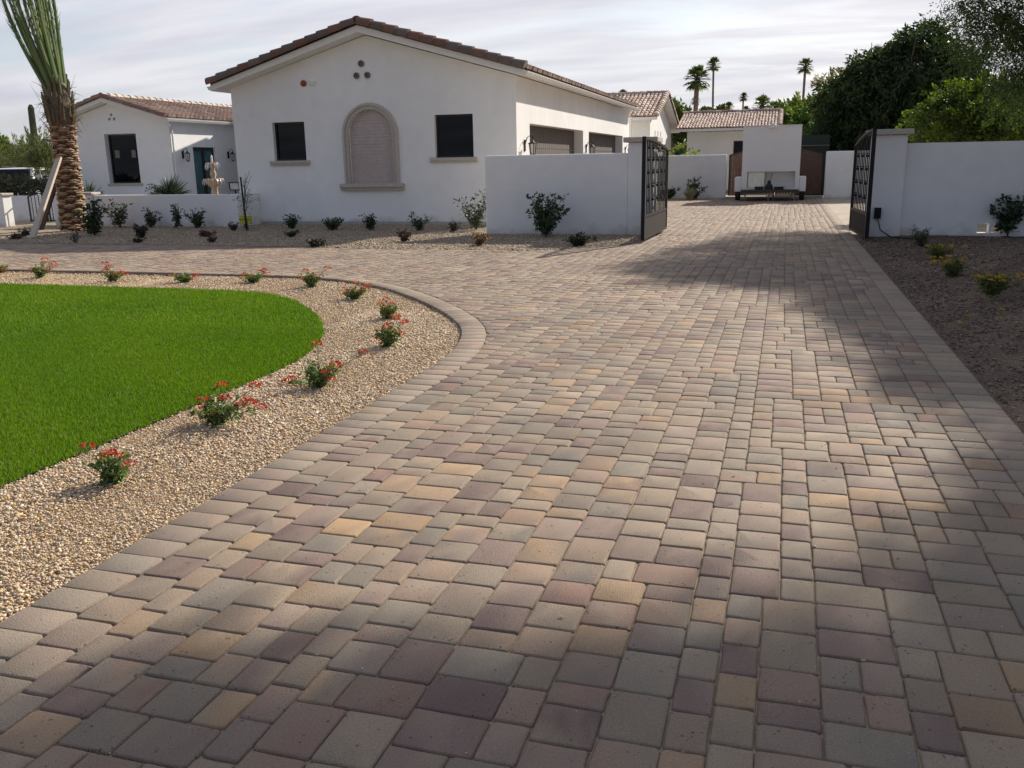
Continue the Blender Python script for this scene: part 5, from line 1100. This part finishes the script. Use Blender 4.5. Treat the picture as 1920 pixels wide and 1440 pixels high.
# open mesquite: high crown behind the wall, feathery
mq = clumps_px([(1880, 60, 25, 55, 1), (1930, 120, 24, 60, 1), (1850, 20, 25, 55, 1), (1820, 90, 26, 34, 1), (1900, 170, 24, 45, 1), (1950, 40, 24, 70, 1), (1800, 20, 26, 35, 1), (2020, 100, 24, 80, 1), (2050, -20, 24, 80, 1)])
def proj_ok(p):
    c = CM.T @ (np.array(p) - CC)
    if c[2] <= 0: return True
    x = 960 + F_PX * c[0] / c[2]; y = 720 + F_PX * c[1] / c[2]
    return not (-40 < x < 1960 and -40 < y < 1480)
r3 = random.Random(5)
for k in range(60):
    for _ in range(60):
        gx, gy = r3.uniform(-1.6, 2.2), r3.uniform(12.5, 20.5); h = r3.uniform(5.6, 9.0)
        if gx < -1.4 + (gy - 14) * .12: continue
        p = (gx + .6 * h, gy + 1.52 * h, h); rr_ = r3.uniform(.45, .9)
        if proj_ok((p[0], p[1], p[2] - rr_ * 1.1)) : mq.append((*p, rr_, rr_ * 1.1, rr_ * .45)); break
tree('mesquite_tree', 'feathery mesquite reaching into the upper right corner of the picture', 'tree', (8.6, 26.5, 0), mq, 215000, .08, .014, MG, .13, seed=15, cl_r=.42, droop=.35, trunk_h=2.6, limbs_to=24)
# near mesquite: trunk on the dirt mound right of the frame, crown overhead; throws the dappled shade
nq = []
def shade_want(x, y):
    """ground points that lie in shade in the photograph"""
    edge = np.interp(x, [-3.5, -2.1, -1.5, -.8, 0, .7, 1.2, 2.0], [1.2, 1.75, 2.4, 3.2, 3.75, 4.5, 5.0, 5.4])
    ex = .5 if x > -.6 else .1
    if y < edge + ex: return min(1.0, .10 + .75 * max(0, edge + ex - y)) * (1 if x > -.5 else .8)
    if x > .4 and 5.8 < y < 8.2: return .28
    if x > .2 and 9 < y < 12.3: return .42
    if x > 1.5: return .85
    return 0
HOLES = [(1530, 1020, .17), (1640, 1000, .2), (1555, 1250, .13), (1590, 930, .35), (1110, 1275, .10), (1250, 1150, .08), (1760, 1250, .08), (1820, 900, .25), (1700, 780, .3), (1480, 640, .3)]
HOLES = [(*G(a, b)[:2], c * 1.15) for a, b, c in HOLES]
tries = 0; r2 = random.Random(99)
while len(nq) < 430 and tries < 40000:
    tries += 1; gx, gy = r2.uniform(-3.2, 5.5), r2.uniform(-.5, 17); h = r2.uniform(7.0, 12.0)
    rr_ = r2.uniform(.25, .75)
    if r2.random() > shade_want(gx, gy) or shade_want(gx - rr_ * .8, gy + rr_ * .8) == 0: continue
    if any(math.hypot(gx - a, gy - b) < c + rr_ * .85 for a, b, c in HOLES): continue
    p = (gx + .66 * h, gy + 1.52 * h, h)
    if not proj_ok((p[0], p[1], p[2] - .7)) or not proj_ok(p) or not proj_ok((p[0] - .7, p[1], p[2] - .5)): continue
    nq.append((*p, rr_, rr_, rr_ * .4))
tree('mesquite_tree', 'mesquite beside the driveway whose crown shades the near pavers', 'tree', (8.2, 17.0, 0), nq, 430000, .11, .033, MG, .13, seed=16, cl_r=.5, droop=.2, trunk_h=3.4, limbs_to=22)

# background greenery left
lf = clumps_px([(12, 300, 60, 28, 1), (-20, 290, 62, 30, 1), (35, 310, 60, 22, 1), (60, 300, 58, 24, 1)])
tree('tree', 'rounded bright green tree on the far left horizon', 'tree', (-60, 60, 0), lf, 7000, .34, .09, [(.10, .15, .03), (.13, .18, .04), (.08, .12, .03)], .25, seed=21, cl_r=.7, trunk_h=1)
pv_ = clumps_px([(72, 296, 32, 24, 1), (95, 300, 32, 20, 1), (48, 300, 38, 22, 1), (112, 300, 36, 18, 1), (20, 308, 40, 16, 1)])
tree('palo_verde', 'wispy green palo verde in front of the tall saguaro', 'tree', (-30.5, 34, 0), pv_, 9000, .20, .018, [(.10, .12, .05), (.13, .15, .06), (.08, .1, .04)], .12, seed=22, cl_r=.45, droop=-.6, trunk_h=.8)
hg = clumps_px([(x_, 352 - 3 * (x_ % 4 == 0), 26, 9, 1) for x_ in range(-44, 100, 12)])
tree('hedge', 'flowering hedge behind the low wall in front of the white vehicle', 'hedge', (-26.5, 26, 0), hg, 9000, .09, .03, [(.09, .11, .06), (.06, .08, .045), (.16, .15, .10), (.11, .12, .07)], .05, seed=23, cl_r=.25, trunk_h=.6, material=DLEAF)
for i, (px, Y, lab, n_) in enumerate([(150, 70, 'dusty green far tree beside the guest house', 5000), (110, 80, 'distant bushy tree behind the palm trunk', 5000)]):
    tree('tree', lab, 'tree', tuple(at(px, 330, Y)[:2]) + (0,), clumps_px([(px - 14, 300, Y, 18, 1), (px + 6, 290, Y, 16, 1), (px + 18, 305, Y, 18, 1)]), n_, .35, .08, [(.08, .12, .035), (.11, .14, .05)], .2, seed=30 + i, cl_r=.6, trunk_h=1)
def cactus(px_t, py_t, px_b, Y, r0, label, arms=()):
    p = at(px_t, py_t, Y); b = at(px_b, 330, Y); t = empty('saguaro', (b[0], Y, 0), 0, label, 'cactus', 'saguaro cacti at the left')
    mb = MB(); n = 28; zs = [0, .4, 1.5, 3, p[2] * .8, p[2] - .15, p[2]]; vs = []
    for z in zs:
        q = r0 * (1 - .3 * z / p[2]) * (1 if z < p[2] - .1 else .45) * (1.0 if z > .3 else .9)
        for k in range(n): a = 2 * math.pi * k / n; qq = q * (1.06 if k % 2 else .86); vs.append(((p[0] - b[0]) * z / p[2] + qq * math.cos(a), qq * math.sin(a), z))
    fs = [(i * n + j, i * n + (j + 1) % n, (i + 1) * n + (j + 1) % n, (i + 1) * n + j) for i in range(len(zs) - 1) for j in range(n)] + [tuple((len(zs) - 1) * n + j for j in range(n))]
    mb.add(vs, fs); mb.build('trunk', CACT, t, smooth=False); return t
cactus(57, 196, 72, 36, .185, 'tall saguaro cactus column left of the date palm')
cactus(58, 264, 60, 35, .13, 'short saguaro left of the tall cactus'); cactus(80, 270, 84, 35, .17, 'stubby saguaro right of the tall cactus')

# ------------------------------------------------------------------ white vehicle
def vehicle():
    c = at(38, 345, 33.5); t = empty('parked_suv', (c[0], 33.5, 0), R(-62), 'white pickup like SUV parked behind the hedge at far left', 'car')
    W_ = .92; body = [(-2.5, .35), (2.4, .35), (2.45, .75), (2.3, 1.02), (1.25, 1.16), (.62, 1.78), (-1.9, 1.82), (-2.4, 1.15), (-2.5, 1.1)]
    def hex_(pts, w, nm, m, top=.86, z0=1.1, z1=1.82, bevel=.04):
        n = len(pts); vs = []
        for s in (-1, 1):
            for x, z in pts: k = 1 if z < z0 else 1 - (1 - top) * (z - z0) / (z1 - z0); vs.append((x, s * w * k, z))
        fs = [tuple(range(n)), tuple(range(n, 2 * n))[::-1]] + [(i, i + n, (i + 1) % n + n, (i + 1) % n) for i in range(n)]
        return MB().add(vs, fs).build(nm, m, t, bevel=bevel)
    b = hex_(body, W_, 'body', WHITEP)
    for nm, pts in (('side_window', [(.95, 1.2), (.52, 1.68), (-.2, 1.7), (-.2, 1.2)]), ('side_window', [(-.28, 1.2), (-.28, 1.7), (-1.1, 1.7), (-1.1, 1.2)]), ('side_window', [(-1.2, 1.2), (-1.2, 1.7), (-1.85, 1.7), (-2.15, 1.2)])):
        hex_(pts, W_ + .012, nm, GLASS, bevel=0)
    MB().add([(1.24, -.78, 1.19), (1.24, .78, 1.19), (.70, .70, 1.735), (.70, -.70, 1.735), (1.22, -.78, 1.17), (1.22, .78, 1.17), (.68, .70, 1.715), (.68, -.70, 1.715)], [(0, 1, 2, 3), (4, 7, 6, 5), (0, 4, 5, 1), (2, 6, 7, 3), (1, 5, 6, 2), (0, 3, 7, 4)]).build('windscreen', GLASS, t)
    for x in (1.55, -1.55):
        for s in (-1, 1):
            w = MB().prism([(x + .37 * math.cos(k * math.pi / 10), .37 + .37 * math.sin(k * math.pi / 10)) for k in range(20)], 'y', s * .93 - .11, s * .93 + .11).build('wheel', RUBBER, t, bevel=.03)
            MB().prism([(x + .22 * math.cos(k * math.pi / 10), .37 + .22 * math.sin(k * math.pi / 10)) for k in range(20)], 'y', s * .93 - .115, s * .93 + .115).build('rim', mat('wheel_rim'), w)
    for s in (-1, 1): MB().box(2.38, 2.47, s * .75 - .14, s * .75 + .14, .72, .90).build('headlight', LAMPG, t); MB().box(.80, .95, s * 1.02 - .09, s * 1.02 + .09, 1.12, 1.27).build('mirror', FRAME, t)
    MB().box(2.40, 2.475, -.55, .55, .66, .90).build('grille', FRAME, t)
    MB().box(-1.6, .3, -.62, -.58, 1.85, 1.89).box(-1.6, .3, .58, .62, 1.85, 1.89).build('roof_rack', FRAME, t)
vehicle()

# ------------------------------------------------------------------ fan palms and far trees behind
def fan_palm(name, label, px, py, Y, crown_px, base_py=230, tr=.16, nf=34, seed=0, group='fan palms on the horizon', cols=None, squat=1.0):
    r = random.Random(seed); c = at(px, py, Y); depth = (CM.T @ (c - CC))[2]; cr = crown_px / F_PX * depth; t = empty(name, (c[0], Y, 0), 0, label, 'palm tree', group)
    lean = r.uniform(-.25, .25); MB().tube([(lean, 0, 0), (lean * .6, 0, c[2] * .35), (lean * .15, 0, c[2] * .75), (0, 0, c[2])], [tr * .95, tr * .7, tr * .6, tr * .6], 9).build('trunk', PTRUNK, t)
    cols = cols or [(.05, .075, .025), (.075, .10, .035), (.035, .055, .02)]; mb = MB()
    nf = int(nf * 1.15)
    for i in range(nf):
        a = i * 2.399 + r.uniform(-.2, .2); el = R(84 - 128 * (i + .5) / nf + r.uniform(-8, 8)); d = Vector((math.cos(a) * math.cos(el), math.sin(a) * math.cos(el), math.sin(el) * squat)); o = Vector((0, 0, c[2])); k0 = r.uniform(.42, .58); p = o + d * cr * k0
        mb.tube([o, o + d * cr * .25 + Vector((0, 0, .02 * cr)), p], [.03, .02, .015], 4, (.10, .10, .04), cap=False)
        S = d.cross(Vector((0, 0, 1))).normalized(); Up = S.cross(d); col = jit(r.choice(cols), .2); m = 11
        for k in range(m):
            an = (k / (m - 1) - .5) * 2.3; e = d * math.cos(an) + S * math.sin(an); L_ = cr * r.uniform(.46, .60) * (1 - .25 * abs(an) / 1.2); q = e.cross(Up).normalized() * cr * .036
            mid = p + e * L_ * .6; tip = p + e * L_ - Vector((0, 0, cr * .10)); mb.add([p, mid + q, tip, mid - q], [(0, 1, 2, 3)], col)
    for i in range(10):
        a = r.uniform(0, 6.28); mb.tube([(0, 0, c[2] * .99), (math.cos(a) * tr * 1.8, math.sin(a) * tr * 1.8, c[2] - cr * .35)], [.05, .02], 4, (.10, .075, .045), cap=False)
    mb.build('crown', LEAF, t, usecol=True, fix=False); return t
fan_palm('fan_palm', 'big full crowned fan palm, leftmost of the tall ones', 1307, 150, 62, 30, tr=.26, seed=1, nf=46)
fan_palm('fan_palm', 'tall thin fan palm just right of the full crowned one', 1338, 122, 85, 17, tr=.15, seed=2)
fan_palm('fan_palm', 'tallest lone fan palm on a slender trunk near the dark tree', 1510, 126, 80, 19, tr=.17, seed=3)
fan_palm('fan_palm', 'small fan palm in mid horizon, higher one above the tiled roof', 1394, 183, 90, 11, tr=.13, seed=4)
fan_palm('fan_palm', 'small fan palm left of the mid horizon pair', 1366, 202, 85, 13, tr=.13, seed=5)
fan_palm('fan_palm', 'small fan palm hidden low behind the full crowned palm', 1304, 190, 80, 11, tr=.13, seed=6)
fan_palm('fan_palm', 'low fan palm directly below the higher mid horizon one', 1398, 208, 80, 11, tr=.15, seed=7)
fan_palm('fan_palm', 'broad low palm spreading above the right end of the tiled roof', 1430, 200, 64, 24, tr=.2, seed=8, cols=[(.06, .09, .03), (.08, .11, .04)])
fan_palm('fan_palm', 'broad low palm partly behind the other low spreading palm', 1450, 206, 66, 20, tr=.2, seed=9, cols=[(.06, .09, .03), (.08, .11, .04)])
fan_palm('fan_palm', 'low palm behind the left end of the tiled roof', 1320, 214, 66, 17, tr=.2, seed=10)
fan_palm('fan_palm', 'small palm crown left of the lone tall palm trunk', 1490, 192, 85, 12, tr=.12, seed=11)
fan_palm('fan_palm', 'small palm crown right of the lone tall palm trunk', 1522, 190, 85, 12, tr=.12, seed=12)
fan_palm('fan_palm', 'palm peeking behind the gable of the rear wing', 1262, 200, 62, 18, tr=.2, seed=13, cols=[(.05, .08, .02), (.07, .1, .03)])
fan_palm('fan_palm', 'tip of a palm showing above the rear wing ridge', 1168, 178, 70, 12, tr=.2, seed=14)
for i, (cl, n_, cols, lab, cat) in enumerate([
    ([(1262, 225, 58, 18, 1), (1270, 245, 58, 16, 1), (1255, 210, 58, 10, 1)], 5000, [(.06, .09, .025), (.09, .12, .03)], 'green tree between the rear wing gable and the tiled house', 'tree'),
    ([(1470, 215, 68, 14, 1), (1478, 235, 66, 16, 1), (1462, 228, 66, 12, 1)], 4500, [(.12, .16, .03), (.09, .13, .03)], 'yellow green tree at the right end of the tiled roof', 'tree'),
    ([(1496, 205, 72, 16, 1), (1500, 225, 70, 18, 1), (1485, 218, 71, 12, 1)], 4200, [(.14, .18, .05), (.10, .14, .04)], 'pale loose tree in front of the lone tall palm', 'tree'),
    ([(1530, 205, 70, 18, 1), (1540, 225, 68, 20, 1), (1522, 225, 68, 14, 1)], 5000, [(.07, .11, .03), (.10, .14, .04)], 'green tree right of the lone tall palm trunk', 'tree'),
    ([(1340, 214, 80, 8, 1), (1350, 216, 80, 7, 1)], 1500, [(.06, .08, .03)], 'low distant bush top above the tiled roof', 'tree')]):
    cp = clumps_px(cl); tree('tree', lab, cat, (cp[0][0], cp[0][1], 0), cp, n_, .32, .07, cols, .16, 'trees on the rear horizon', seed=40 + i, cl_r=.5, trunk_h=2)
# dark mesh screen fence right behind the trailer
t = empty('mesh_fence', (.6, 42.5, 0), 0, 'dark green mesh screen fence behind the trailer and wooden gate', 'fence')
part(MB().box(.4, 1.75, 42.5, 42.53, .0, 2.6), 'mesh', mat('dark_mesh', (.02, .03, .024), .8), t); part(MB().bar((.4, 42.46, 2.15), (1.75, 42.46, 2.15), .04), 'rail', mat('grey_steel'), t); part(MB().bar((.4, 42.46, 0), (.4, 42.46, 2.62), .06), 'post', mat('grey_steel'), t)
# distant tree line closing the horizon
P_ = []
for i in range(60000):
    a = rnd.uniform(-1.25, .75); d = rnd.uniform(150, 190); h = 1.5 + 2.2 * abs(math.sin(a * 23)) + 1.5 * abs(math.sin(a * 61 + 1)); P_.append((math.sin(a) * d, math.cos(a) * d, rnd.uniform(-.1, 1) * h))
P_ = np.array(P_); V, Fc = leaves(P_, rng.normal(0, 1, P_.shape), 1.5, .45); o = mesh_np('distant_trees', V, Fc, LEAF, None, cols=colvar([(.07, .10, .04), (.09, .12, .05), (.05, .075, .03)], len(P_))); tag(o, 'low line of distant trees along the horizon', 'trees', kind='stuff')
print('objects', len(bpy.data.objects))
